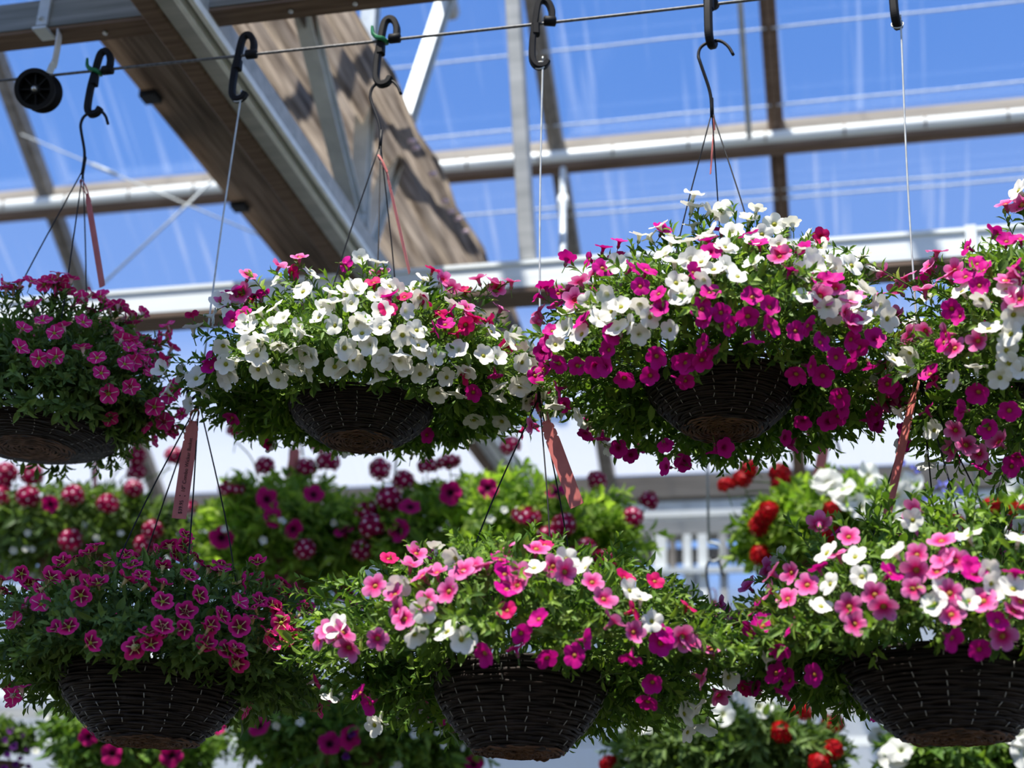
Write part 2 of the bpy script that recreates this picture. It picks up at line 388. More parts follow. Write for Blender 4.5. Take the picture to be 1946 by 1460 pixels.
# ------------------------------------------------------------------ carrier rail (white rail across the bay)
RY, RH = 4.065, EYE + 2.05
r0 = at_h(250, 580, 2.05); r1 = at_h(1830, 465, 2.05)
root = empty('carrier_rail', (-1, RY, RH), 'long white galvanised rail running across behind the upper flower baskets', 'rail')
g = Geo(); extrude(g, [(-.02, -.045), (-.02, .03), (-.028, .034), (-.028, .048), (.03, .048), (.03, -.045)], (-7, RY, RH), (5, RY, RH), np.array([0, 1., 0]), np.array([0, 0, 1.]))
part('rail_channel', g, M_alu, root, False)
g = Geo(); box(g, -7, 5, RY - .018, RY + .10, RH - .062, RH - .046); part('rail_shade_strip', g, M_browntim_shade, root, False, 'dark strip, the shade under the rail put in its colour')  # added strip, its dark colour stands in for shade under the rail
bx_ = at_y(1842, 462, RY)
g = Geo(); box(g, bx_[0] - .012, bx_[0] + .02, RY - .034, RY + .035, RH - .05, RH + .052); part('joint_plate', g, M_alu, root, False)

# ------------------------------------------------------------------ roof truss
TX = -1.42
root = empty('roof_truss', (TX, 2, Z + 2.05), 'galvanised roof truss below the bunched brown shade cloth', 'truss')
g = Geo()
extrude(g, [(-.045, -.015), (.045, -.015), (.045, .06), (.036, .06), (.036, 0), (-.036, 0), (-.036, .06), (-.045, .06)], (TX, -1, Z + 2.045), (TX, EY, Z + 2.045), np.array([1., 0, 0]), np.array([0, 0, 1.]), 0)
part('bottom_chord', g, M_galvdull, root, False)
for dx in (.052, .018):
    g = Geo(); beam(g, (TX + dx, -1, Z + 2.02), (TX + dx, EY - .06, Z + 2.02), .014, .022, 0); part('chord_flange', g, M_alu, root, False)
g = Geo(); beam(g, (TX - .075, -1, Z + 2.05), (TX - .075, EY - .06, Z + 2.05), .055, .05, 0); part('timber_plate', g, M_browntim_shade, root, False, 'red-brown board along the chord')
def web(a, b, wd=.05):
    g = Geo(); A = np.array([TX, a[0], Z + a[1]]); B = np.array([TX, b[0], Z + b[1]])
    t = nrm(B - A); u = np.cross(t, [1., 0, 0])
    extrude(g, [(-.02, -wd/2), (-.02, wd/2), (.03, wd/2), (.03, wd/2 - .006), (-.012, wd/2 - .006), (-.012, -wd/2 + .006), (.03, -wd/2 + .006), (.03, -wd/2)], A, B, np.array([1., 0, 0]), u)
    part('web_member', g, M_galv, root, False)
web((3.86, 2.07), (2.63, 2.93), .062); web((3.80, 2.07), (3.66, roofz(3.66) - Z - .06), .055); web((3.86, 2.07), (4.60, 3.62), .06)
web((2.63, 2.07), (1.6, roofz(1.6) - Z - .06), .055); 
g = Geo(); a = np.array([TX, .9, roofz(.9)]); b = np.array([TX, 4.72, roofz(4.72)]); beam(g, a - RNm*.03, b - RNm*.03, .06, .08, 0, RNm); part('top_chord', g, M_galvdull, root, False)

# struts rising from the carrier rail
def strut(name, a, b, wd, m, label, cat='strut', ht=None):
    g = Geo(); beam(g, a, b, wd, ht or wd, 0, (0, 1, 0)); return tag(link(name, g.mesh(name, [m], False)), label, cat)
a = at_y(1004, 495, RY + .02); b = at_y(972, -60, RY - .1)
strut('steel_strut', a, b, .052, M_galvdull, 'tall pale steel strut standing on the white rail beside the shade cloth')
a = at_y(1424, 262, YP - .1); b = at_y(1402, -60, YP - .6)
strut('conduit_pipe', a, b, .022, M_galvdull, 'thin grey pipe coming down to the roof purlin', 'pipe')
a = at_y(1070, 500, RY + .06); b = at_y(1070, 322, 5.1)
rt = empty('support_pipe', a, 'short pale pipe with a white clamp under the second rafter', 'pipe')
g = Geo(); tube(g, [a, b], .014, 10); part('pipe_shaft', g, M_galv, rt)
c = a + (b - a) * .60; g = Geo(); tube(g, [c - (b - a) * .04, c + (b - a) * .04], .021, 10); part('clamp', g, M_alu, rt)

# shade curtain: bunched cloth lying along the truss
root = empty('shade_curtain', (-1.6, 2, Z + 2.5), 'bunched brown striped shade cloth drawn along the roof truss', 'shade cloth')
g = Geo(); xs = np.linspace(-1.97, -1.26, 150); ys = np.linspace(-1.2, 6.45, 46)
def folds(x, y):
    u = (x + 1.97) / .71
    return .022 * np.sin(u * 46 + 1.1 * np.sin(y * .6) + u * u * 9) + .012 * np.sin(u * 97 + y * .9) + .05 * np.sin(u * 7 + y * .3) + .004 * np.sin(u * 210 + y) + .004 * np.sin(y * 3 + u * 4)
XX, YY = np.meshgrid(xs, ys); ZZ = Z + 2.50 + folds(XX, YY)
XE = XX + .012 * np.sin(YY * 11) * (np.abs((XX + 1.615) / .355) ** 4)
v1 = np.stack([XE, YY, ZZ], -1).reshape(-1, 3); v2 = np.stack([XE, YY, ZZ * .3 + .7 * (Z + 2.5) + .10], -1).reshape(-1, 3)
nx, ny = len(xs), len(ys); k = nx * ny; f = []
for j in range(ny - 1):
    for i in range(nx - 1):
        a = j * nx + i; f.append((a, a + nx, a + nx + 1, a + 1)); f.append((k + a, k + a + 1, k + a + nx + 1, k + a + nx))
    for i in (0, nx - 1):
        a = j * nx + i; f.append((a, a + nx, k + a + nx, k + a) if i else (a, k + a, k + a + nx, a + nx))
f = [q for q in f if max(q) < k]; g.add(v1, f); part('folded_cloth', g, M_fabric, root)
g = Geo(); beam(g, (-1.90, -1.2, Z + 2.435), (-1.90, 6.4, Z + 2.435), .19, .03); beam(g, (-1.72, -1.2, Z + 2.455), (-1.72, 6.4, Z + 2.455), .20, .03); part('leading_edge', g, M_fabric, root, False, 'darker brown edge strip')
for yy in (3.35, 4.05, 5.0, 5.65):
    g = Geo(); box(g, -1.995, -1.94, yy, yy + .05, Z + 2.40, Z + 2.425); part('edge_clip', g, M_black, root, False, 'small black clip')
for px, py in ((783, 268), (790, 281), (822, 330), (845, 382), (858, 402), (871, 416), (884, 440)):
    q = at_h(px, py, 2.47); g = Geo(); tube(g, [q + (-.012, 0, 0), q + (.012, 0, 0)], .008, 8); part('edge_bead', g, M_vwhite, root, True, 'small white bead on the cloth edge')

# support beam over the cable + pulley
root = empty('support_beam', (-1.9, 2.58, Z + 2.08), 'grey weathered beam over the cable, carrying the black pulley', 'beam')
g = Geo(); by = 2.56
extrude(g, [(0, 0), (0, .075), (.01, .09), (.07, .09), (.07, 0)], (-3.2, by, Z + 2.065), (-.55, by, Z + 2.065), np.array([0, 1., 0]), np.array([0, 0, 1.])); part('beam_box', g, noisy('grey_streaked_beam', (.16, .17, .16), (.30, .31, .30), 9, .6, .1, .3, (.3, 4, 7)), root, False)
g = Geo(); box(g, -3.2, -.55, by + .004, by + .066, Z + 2.056, Z + 2.0645); part('beam_soffit', g, M_browntim_shade, root, False, 'dark brown underside')
for X in (-2.95, -1.66, -1.18, -1.02):
    g = Geo(); tube(g, [(X, by + .035, Z + 2.05), (X, by + .035, Z + 2.0555)], .006, 8); part('screw', g, M_bolt, root)
CY = 2.376; CH = Z + 1.779
pc = at_y(70, 171, CY + .0)
root = empty('cable_pulley', pc, 'black spoked pulley wheel hanging from a steel bracket on the beam', 'pulley')
ax = nrm(np.array([.16, -1.0, -.42])); Rm = Vector(ax).to_track_quat('Z', 'Y').to_matrix().to_4x4()
g = Geo(); lathe(g, [(.0, -.008), (.04, -.008), (.041, .0), (.043, .010), (.046, .012), (.046, .014), (.036, .014), (.036, .0065), (.036, -.02), (.046, -.03), (.046, -.034), (.04, -.034), (0, -.034)], 40)
for q in range(8):
    a_ = q * math.pi / 4; d_ = np.array([math.cos(a_), math.sin(a_), 0]); beam(g, d_ * .006 + (0, 0, .003), d_ * .040 + (0, 0, .001), .003, .012)
lathe(g, [(.0, .012), (.010, .012), (.012, .009), (.012, -.01)], 16)
g2 = Geo().addgeo(g, Matrix.Translation(pc) @ Rm); part('wheel', g2, M_black, root, False)
g = Geo(); lathe(g, [(0, .021), (.004, .020), (.0065, .016), (.0065, .010)], 10); g2 = Geo().addgeo(g, Matrix.Translation(pc) @ Rm); part('axle_bolt', g2, M_bolt, root)
q0 = at_y(86, 160, CY + .045); q1 = at_y(98, 128, CY + .05); q2 = at_y(112, 72, CY + .10); q3 = at_y(112, 60, by + .03)
g = Geo(); tube(g, smoothpath([q0, q1, at_y(104, 118, CY + .055), q2, q3], 3), 1, flat=(.020, .005)); part('bracket', g, M_galv, root, False, 'bent steel bracket')
q = at_y(85, 28, by); g = Geo(); box(g, q[0] - .014, q[0] + .014, by - .008, by - .001, Z + 2.066, Z + 2.15); box(g, q[0] - .014, q[0] + .022, by - .02, by + .03, Z + 2.046, Z + 2.053)
tube(g, [(q[0] - .004, by - .016, Z + 2.085), (q[0] - .004, by - .008, Z + 2.085)], .006, 8); part('beam_clamp', g, M_galv, root, False)

# conveyor cable
g = Geo(); tube(g, [(X, CY, CH - .004 * math.cos((X + .5) * 2)) for X in np.linspace(-3.5, 2.5, 40)], .0032, 8)
tag(link('conveyor_cable', g.mesh('conveyor_cable', [M_cable])), 'taut steel cable carrying all the black hooks', 'cable')

# roof wires and brace rods
M_tape = noisy('white_roof_wire', (.55, .62, .75), (.85, .88, .92), 40, .5, 0, .3, (1.6, 1, 1))
wl = ['thin white wire along the roof, highest of the set by the beam', 'thin white wire under the roof passing behind the hooks', 'white wire just above the roof purlin',
      'upper of the two close white wires below the purlin', 'lower of the two close white wires below the purlin']
for i, Y in enumerate((4.55, 4.85, 5.12, 5.435, 5.47)):
    g = Geo(); tube(g, [(X, Y, roofz(Y) - .05 + .002 * math.sin(X * 9)) for X in np.linspace(-1.9 if i != 4 else -1.2, 6, 30)], .0042, 6)
    tag(link('roof_wire', g.mesh('roof_wire', [M_tape])), wl[i], 'wire', 'white wires under the roof')
for a, b, r, lab in (((40, 255), (575, 482), .004, 'thin cross brace rod running down under the roof towards the shade cloth'), ((442, 308), (190, 545), .006, 'pale brace rod sloping down from the shade cloth behind the pink basket')):
    A = at_y(*a, 4.6); B = at_y(*b, 4.5); g = Geo(); tube(g, [A, B], r * .8, 8)
    if r == .004:
        c1 = A + (B - A) * .275; c2 = A + (B - A) * .365; tube(g, [c1, c2], .008, 8)
    tag(link('brace_rod', g.mesh('brace_rod', [M_wire])), lab, 'rod')

# ================================================================== PLANT KIT
# --- flowers: local +Z out of the throat, unit radius R
def flower_geo(R, seed, nang=40, notch=.16, depth=.55, ruffle=.06, cup=.10, lobes=5, tubeback=True):
    r_ = np.random.default_rng(seed)
    fr = np.array([.05, .10, .17, .30, .55, .80, 1.0]) if nang >= 30 else np.array([.05, .17, .5, 1.0])
    zz = np.interp(fr, [.05, .10, .17, .30, .55, .8, 1.0], [-.42, -.26, -.10, -.01, .04, .06 + cup * .5, .06 + cup])
    a = np.arange(nang) * 2 * np.pi / nang
    lob = 1 - notch * (1 - np.abs(np.cos(lobes * a / 2)) ** .55) * 1.5
    lop = 1 + .05 * np.cos(a + r_.uniform(0, 6)) + .04 * np.cos(2 * a + r_.uniform(0, 6))
    V, U = [], []
    ph = r_.uniform(0, 6)
    for f_, z_ in zip(fr, zz):
        k = f_ ** 2; rad = f_ * (1 + (lob * lop - 1) * k)
        z = z_ + k * (ruffle * np.sin(lobes * a + ph) + ruffle * .6 * np.sin(3 * a + ph * 2) + .10 * np.cos(a + ph)) - .12 * k * np.maximum(0, -np.cos(lobes * a)) 
        V.append(np.stack([rad * np.cos(a), rad * np.sin(a), z], 1)); U.append(np.stack([f_ * np.cos(a), f_ * np.sin(a)], 1))
    n = len(fr); F = [(i * nang + q, i * nang + (q + 1) % nang, (i + 1) * nang + (q + 1) % nang, (i + 1) * nang + q) for i in range(n - 1) for q in range(nang)]
    F.append(tuple(range(nang))[::-1])
    g = Geo(); g.add(np.concatenate(V) * R, F, 0, uv=np.concatenate(U))
    if tubeback:
        k = 10; aa = np.arange(k) * 2 * np.pi / k; V = []
        for rr, z in ((.30, -.03), (.20, -.16), (.15, -.45), (.11, -.85)): V.append(np.stack([rr * np.cos(aa), rr * np.sin(aa), np.full(k, z)], 1))
        F = [(i * k + q, (i + 1) * k + q, (i + 1) * k + (q + 1) % k, i * k + (q + 1) % k) for i in range(3) for q in range(k)]
        vv = np.concatenate(V) * R; g.add(vv, F, 0, uv=np.stack([np.full(len(vv), .62), np.zeros(len(vv))], 1))
        for q in range(5):                          # calyx
            b_ = q * 2 * np.pi / 5; d = np.array([np.cos(b_), np.sin(b_), 0]); s = np.array([-d[1], d[0], 0]); up = np.array([0, 0, 1.])
            p = [-up * .95, d * .14 - up * .75 + s * .09, d * .14 - up * .75 - s * .09, d * .26 - up * .42]
            g.add(np.array(p) * R, [(0, 2, 3, 1)], 1)
        tube(g, np.array([(0, 0, -.85), (.05, .02, -1.15), (.1, .1, -1.6)]) * R, .045 * R, 4, 1, cap=False)
    return g
def eye_geo(R):
    g = Geo(); lathe(g, [(.0, .02), (.08, .005), (.15, -.03), (.20, -.10)], 12)
    g.v = [v * R for v in g.v]; return g
EYEM = {'W': M_eyeW, 'M': M_eyeD, 'R': M_eyeD, 'P': M_eyeD, 'S': M_eyeW, 'T': M_eyeW}
SHAPES = 3
FL = {}; FG = {}; EG = {}
for kd in 'WMRPST':
    R = {'W': .0198, 'M': .0180, 'R': .0165, 'P': .0200, 'S': .0182, 'T': .0185}[kd]
    nt_ = {'W': .15, 'M': .13, 'R': .12, 'P': .20, 'S': .13, 'T': .15}[kd]
    FL[kd] = [flower_geo(R, 100 * ord(kd) + s, 40, nt_, .5, (.03, .06, .09)[s], (.02, .10, .22)[s]).mesh(('white', 'magenta', 'crimson', 'pink', 'dark_star', 'pale_star')['WMRPST'.index(kd)] + '_flower', [P[kd], M_calyx], True, 'petal') for s in range(SHAPES)]
    FG[kd] = flower_geo(R, 7 * ord(kd), 20, nt_, .5, .05, .1)
    EG[kd] = eye_geo(R).mesh('flower_eye', [EYEM[kd]])
FORD = 'WMRPST'

# --- leaves
def leaf_template():
    v = np.array([(0, 0, 0), (.33, -.42, .10), (.33, 0, 0), (.33, .42, .10), (.68, -.36, .06), (.68, 0, -.04), (.68, .36, .06), (1.0, 0, -.16)])
    f = [(0, 1, 2), (0, 2, 3), (1, 4, 5, 2), (2, 5, 6, 3), (4, 7, 5), (5, 7, 6)]
    return v, np.fromiter((i for q in f for i in q), int), np.array([len(q) for q in f])
LT, LL, LC = leaf_template()
def leaves(g, pos, dr, nm, L, W, m=0):
    n = len(pos); dr = nrm(dr); sd = nrm(np.cross(nm, dr)); nm = np.cross(dr, sd)
    V = pos[:, None] + dr[:, None] * (LT[None, :, 0:1] * L[:, None, None]) + sd[:, None] * (LT[None, :, 1:2] * W[:, None, None]) + nm[:, None] * (LT[None, :, 2:3] * L[:, None, None])
    lo = (LL[None] + (np.arange(n) * len(LT))[:, None]).ravel()
    g.add(V.reshape(-1, 3), None, m, lo, np.tile(LC, n))
def sprigs(g, A, B, droop, K, L, W, first=.4, splay=.75, r=.0011, scale=None):
    """stems from A to B carrying K leaves each; all vectorised"""
    n = len(A); mid = (A + B) / 2 + droop
    ts = np.linspace(0, 1, 6)
    path = ((1 - ts) ** 2)[None, :, None] * A[:, None] + (2 * ts * (1 - ts))[None, :, None] * mid[:, None] + (ts ** 2)[None, :, None] * B[:, None]
    # stems, three-sided
    tg = nrm(np.gradient(path, axis=1)); s = nrm(np.cross(tg, rng.normal(size=(n, 1, 3)))); u = np.cross(tg, s)
    aa = np.arange(3) * 2 * np.pi / 3
    rad = np.linspace(1.5, .6, 6)[None, :, None, None] * r
    V = path[:, :, None] + (s[:, :, None] * np.cos(aa)[None, None, :, None] + u[:, :, None] * np.sin(aa)[None, None, :, None]) * rad
    F = np.array([(i * 3 + q, i * 3 + (q + 1) % 3, (i + 1) * 3 + (q + 1) % 3, (i + 1) * 3 + q) for i in range(5) for q in range(3)]).ravel()
    g.add(V.reshape(-1, 3), None, 1, (F[None] + (np.arange(n) * 18)[:, None]).ravel(), np.full(n * 15, 4))
    tt = first + (1 - first) * (np.arange(K) / (K - 1)) ** .8
    t = tt[None, :, None]
    p = (1 - t) ** 2 * A[:, None] + 2 * t * (1 - t) * mid[:, None] + t ** 2 * B[:, None]
    d = nrm(2 * (1 - t) * (mid - A)[:, None] + 2 * t * (B - mid)[:, None])
    s = nrm(np.cross(d, rng.normal(size=(n, 1, 3)))); u = np.cross(d, s)
    an = (np.arange(K) * 2.4)[None, :, None] + rng.uniform(0, 6.28, (n, 1, 1))
    rd = s * np.cos(an) + u * np.sin(an)
    sp = splay * (1.15 - .75 * ((np.arange(K) / (K - 1)) ** 2))[None, :, None]
    dr = nrm(d * (1.05 - sp * .6) + rd * sp + rng.normal(size=(n, K, 3)) * .16 + np.array([0, 0, .12]))
    nm = nrm(d - rd * .25 + np.array([0, 0, .35]) + rng.normal(size=(n, K, 3)) * .2)
    sz = (1 - .45 * (np.arange(K) / (K - 1)) ** 3)[None] * rng.uniform(.72, 1.2, (n, K)) * (1 if scale is None else scale[:, None])
    leaves(g, p.reshape(-1, 3), dr.reshape(-1, 3), nm.reshape(-1, 3), (L * sz).ravel(), (W * sz * rng.uniform(.85, 1.15, (n, K))).ravel(), 0)

class Dome:
    """ellipsoidal mass of foliage around a basket rim: half width a, up, down"""
    def __init__(s, c, a, up, dn, rim, seed, ydep=None):
        s.c = np.asarray(c, float); s.a = a; s.b = ydep or a; s.up = up; s.dn = dn; s.rim = rim
        r_ = np.random.default_rng(seed); s.w = [(nrm(r_.normal(size=3)), r_.uniform(3, 7), r_.uniform(0, 6)) for _ in range(5)]
    def bump(s, d):
        return 1 + sum(.035 * np.sin(k * (d @ w_) * 1.6 + ph) for w_, k, ph in s.w)
    def point(s, d, f):
        d = nrm(d); sc = np.stack([np.full(len(d), s.a), np.full(len(d), s.b), np.where(d[:, 2] > 0, s.up, s.dn)], 1)
        return s.c + d * sc * (s.bump(d) * f)[:, None]
    def dirs(s, n, low=-.9, frontlow=-.35):
        o = np.zeros((0, 3))
        while len(o) < n:
            d = nrm(rng.normal(size=(n * 2, 3)) * np.array([1, 1, .9]))
            keep = d[:, 2] > np.where(d[:, 1] < -.15, getattr(s, 'frontlow', frontlow), low)
            q = s.point(d, np.ones(len(d))) - s.c
            keep &= ~((q[:, 2] < .0) & (np.hypot(q[:, 0], q[:, 1]) < s.rim + .015))
            o = np.vstack([o, d[keep]])
        return o[:n]
    def hit(s, px, py):
        d = nrm(ray(px, py)); best = None
        for zs in (s.up, s.dn):
            iv = 1 / np.array([s.a, s.b, zs]); o = (CAM - s.c) * iv; e = d * iv
            A_, B_, C_ = e @ e, 2 * o @ e, o @ o - 1; D_ = B_ * B_ - 4 * A_ * C_
            if D_ < 0: continue
            for t in ((-B_ - math.sqrt(D_)) / 2 / A_, (-B_ + math.sqrt(D_)) / 2 / A_):
                p = CAM + d * t
                if (p[2] - s.c[2] > 0) == (zs == s.up) and (best is None or t < best): best = t
        if best is None:
            t = ((s.c - CAM) @ d); p = CAM + d * t; n = nrm((p - s.c) / np.array([s.a, s.b, s.up]) ** 2)
            return p, n
        p = CAM + d * best; q = (p - s.c); n = nrm(q / np.array([s.a, s.b, s.up if q[2] > 0 else s.dn]) ** 2)
        return p, n
def foliage(dome, nspr, nin, K, L, W, mats, root, name='foliage', first=.45, stray=.05, tips=None, over=0):
    g = Geo(); d = dome.dirs(nspr)
    f = rng.normal(.955, .06, nspr); st = rng.random(nspr) < stray; f[st] += rng.uniform(.06, .16, st.sum())
    B = dome.point(d, f)
    an = np.arctan2(d[:, 1], d[:, 0]); rr = np.minimum(dome.rim * .95, np.hypot(B[:, 0] - dome.c[0], B[:, 1] - dome.c[1])) * rng.uniform(.3, 1, nspr)
    A = np.stack([dome.c[0] + rr * np.cos(an), dome.c[1] + rr * np.sin(an), dome.c[2] + rng.uniform(0, .03, nspr)], 1)
    low = np.clip(-d[:, 2:3] * 2, 0, 1); span = np.linalg.norm(B - A, axis=1, keepdims=True)
    A = np.where(span > .17, B + (A - B) * (.17 / span) * 1.0, A); A[:, 2] += np.where(span[:, 0] > .17, .02, 0)
    droop = np.array([0, 0, 1.]) * (.02 + .03 * low) + rng.normal(size=(nspr, 3)) * .010
    sprigs(g, A, B, droop, K, L, W, first, scale=1 + .35 * low[:, 0])
    if tips is not None and len(tips):
        B = np.array(tips); A = dome.c + (B - dome.c) * .62; nt2 = len(B)
        sprigs(g, A, B + rng.normal(size=(nt2, 3)) * .008, np.array([0, 0, .012]) + rng.normal(size=(nt2, 3)) * .012, K, L, W, .3)
    if over:
        an = rng.uniform(0, 2 * np.pi, over); cs = np.stack([np.cos(an), np.sin(an), an * 0], 1); cz = dome.c - np.array([0, 0, getattr(dome, 'lift', .012)])
        A = cz + cs * dome.rim * .9 + np.array([0, 0, .02]); B = cz + cs * (dome.rim + rng.uniform(.012, .05, over))[:, None]; B[:, 2] -= rng.uniform(-.02, .028, over)
        sprigs(g, A, B, cs * .02 + np.array([0, 0, .02]), 7, L * 1.15, W * 1.2, .35)
    # inner leaves that close the mass
    d = dome.dirs(nin, -.75, -.15); p = dome.point(d, rng.uniform(.35, .88, nin) ** .6)
    leaves(g, p, rng.normal(size=(nin, 3)) + d * .8, rng.normal(size=(nin, 3)) + np.array([0, 0, .8]), rng.uniform(.8, 1.3, nin) * L * 1.15, rng.uniform(.9, 1.4, nin) * W * 1.2, 0)
    return part(name, g, mats, root)

# --- wicker basket (unit: rim radius 1, scaled per basket)
def wicker_parts(R, H, rb):
    prof = np.array([(1.0 * R, 0), (.965 * R, -.2 * H), (.885 * R, -.42 * H), (.775 * R, -.62 * H), (.64 * R, -.82 * H), (rb, -H)])
    pp = smoothpath(prof, 6); seg = np.concatenate([[0], np.cumsum(np.linalg.norm(np.diff(pp, axis=0), axis=1))])
    nring = max(14, int(seg[-1] / .0088)); s = np.linspace(0, seg[-1], nring)
    rz = np.stack([np.interp(s, seg, pp[:, 0]), np.interp(s, seg, pp[:, 1])], 1)
    g = Geo(); na = 96; a = np.arange(na) * 2 * np.pi / na; r_ = np.random.default_rng(3)
    for i, (r, z) in enumerate(rz):
        for strand in range(2 if i else 3):
            ph = (i % 2) * np.pi; wv = .0026 * np.sin(16 * a / 2 * 1.0 + ph + strand * np.pi)
            wob = .0016 * np.sin(a * 3 + r_.uniform(0, 6)) + .0011 * np.sin(a * 11 + r_.uniform(0, 6))
            rad = r + wv + wob + (.003 if i == 0 else 0)
            pts = np.stack([rad * np.cos(a), rad * np.sin(a), z + (strand - .5) * .0030 + .0012 * np.sin(a * 5 + r_.uniform(0, 6))], 1)
            th = .0038 * (1 + .22 * np.sin(a * 7 + r_.uniform(0, 6)) + .12 * np.sin(a * 17 + r_.uniform(0, 6)))
            tube(g, pts, th, 6, 0, closed=True)
    body = g.mesh('wicker_body', [M_wicker])
    g = Geo(); lathe(g, [(r - .006, z) for r, z in pp[::3]] + [(pp[-1][0] * .5, pp[-1][1] + .004), (0.001, pp[-1][1] + .004)], 48); lathe(g, [(R * .99, -.012), (.001, -.008)], 48)
    liner = g.mesh('liner', [M_liner])
    g = Geo(); th = np.linspace(0, 2 * np.pi * 8, 420)
    rad = .006 + (rb - .002) * th / th[-1]
    for k in range(2):
        wz = r_.normal(size=420) * .0016; wr = .0025 * np.sin(th * 3.3 + k) + .0015 * np.sin(th * 7.7 + k * 2)
        pts = np.stack([(rad + wr) * np.cos(th + k), (rad + wr) * np.sin(th + k), -H - .003 - .004 * (1 - rad / rb) + wz], 1)
        tube(g, pts, .0026, 5)
    coil = g.mesh('base_coil', [M_coil])
    stitch = []
    for q in range(3):
        an = 0.0; g = Geo()
        for i in range(1, len(rz) - 1, 2):
            if r_.random() < .15: continue
            (ra, za), (rb_, zb) = rz[i], rz[min(i + 1, len(rz) - 1)]
            a2 = an + r_.normal() * .012; oa, ob = ra + .0072, rb_ + .0072
            tube(g, [(oa * math.cos(an), oa * math.sin(an), za), (ob * math.cos(a2), ob * math.sin(a2), zb - .001)], .00085, 4)
        stitch.append(g.mesh('binding_wire', [M_stitch]))
    return body, liner, coil, stitch

def orient(n, spin):
    q = Vector(n).to_track_quat('Z', 'Y') @ Quaternion((0, 0, 1), spin); return q
def place_flowers(root, dome, lst, extra, lim=100, push=.007, tilt=(.55, .40, .18), jit=.36, maxr=None):
    """lst of (px, py, kind): unprojected on the dome; the first lim are parts of their own"""
    base = Vector(root.location); rest = Geo(); nrest = 0; items = []
    for px, py, kd in lst:
        p, n = dome.hit(px, py); items.append((p, n, kd))
    for kd, cnt in extra:
        for d in dome.dirs(cnt, -.5, -.1): 
            if d[1] < -.2 and d[0] < .45: d[1] *= -1
            p = dome.point(d[None], np.array([1.0]))[0]; items.append((p, nrm(d), kd))
    for i, (p, n, kd) in enumerate(items):
        v = nrm(CAM - p); d = nrm(n * tilt[0] + v * tilt[1] + np.array([0, 0, tilt[2]]) + rng.normal(size=3) * jit)
        p = p + n * push; q = orient(d, rng.uniform(0, 6.28)); sc = rng.uniform(.88, 1.12)
        if i < lim and i < len(lst):
            o = bpy.data.objects.new('flower', random.choice(FL[kd])); C.objects.link(o); o.parent = root
            o.location = Vector(p) - base; o.rotation_mode = 'QUATERNION'; o.rotation_quaternion = q; o.scale = (sc,) * 3
            e = bpy.data.objects.new('flower_eye', EG[kd]); C.objects.link(e); e.parent = o
        else:
            rest.addgeo(FG[kd], Matrix.LocRotScale(Vector(p), q, Vector((sc,) * 3)), 2 * FORD.index(kd)); nrest += 1
    if nrest:
        o = part('flowers', rest, [m for kd in FORD for m in (P[kd], M_calyx)], root, True, 'further blooms of the same plant', True, 'petal'); o['kind'] = 'stuff'
    return [(p, n, kd, float(np.linalg.norm((p - dome.c) / np.array([dome.a, dome.b, dome.up if p[2] > dome.c[2] else dome.dn])))) for p, n, kd in items]

def Zc(x0, y0, s, kind, pts):
    return [(x0 + x / s, y0 + y / s, kind) for x, y in pts]
s3 = 2.98
# ================================================================== FRONT BASKETS
BY = CY
def rim_h(px, py, R): return at_y(px, py, BY - R)[2]
FR = {}
# name: centre px at the rim front, rim radius, bottom centre px, dome (cx px at plane, cy, half width px, up, down), leaf mat, label
SPECS = {
 'pale_star': dict(rim=(72, 772), R=.155, bot=(70, 852), dc=(62, 790), a=.285, up=.215, dn=.03, lift=.05, b=.20, leaf=M_leafdull, K=12, n=420,
    label='upper wicker basket of hot pink flowers with pale star stripes, half in shade'),
 'white': dict(rim=(690, 728), R=.130, bot=(690, 838), dc=(694, 738), a=.335, up=.205, dn=.05, lift=.025, b=.28, leaf=M_leaf, K=12, n=520,
    label='wicker basket heaped with mostly white yellow-eyed flowers, some magenta and pink on top'),
 'magenta': dict(rim=(1372, 672), R=.135, bot=(1370, 815), dc=(1372, 690), a=.335, up=.225, dn=.12, leaf=M_leaf, K=12, n=540,
    label='wicker basket with white flowers on its crown and magenta flowers trailing below'),
 'mixed': dict(rim=(2090, 660), R=.14, bot=(2095, 770), dc=(2085, 655), a=.335, up=.27, dn=.19, leaf=M_leaf, K=12, n=460,
    label='upper basket cut by the picture edge, pink, white and magenta flowers'),
 'dark_star': dict(rim=(300, 1256), R=.165, bot=(300, 1408), dc=(296, 1262), a=.31, up=.185, dn=.085, leaf=M_leafdull, K=12, n=500,
    label='lower wicker basket of magenta flowers with dark throats and yellow stars'),
 'pink': dict(rim=(990, 1250), R=.148, bot=(998, 1428), dc=(995, 1262), a=.385, up=.20, dn=.115, leaf=M_leaf, K=12, n=560,
    label='lower wicker basket of pink flowers with a cluster of magenta at its front rim'),
 'pink_white': dict(rim=(1800, 1225), R=.165, bot=(1786, 1400), dc=(1800, 1245), a=.345, up=.25, dn=.10, leaf=M_leaf, K=12, n=540,
    label='lower wicker basket crowded with pink and white flowers, below the dark red tag'),
}
WK = wicker_parts(.15, .14, .074)
DOMES = {}
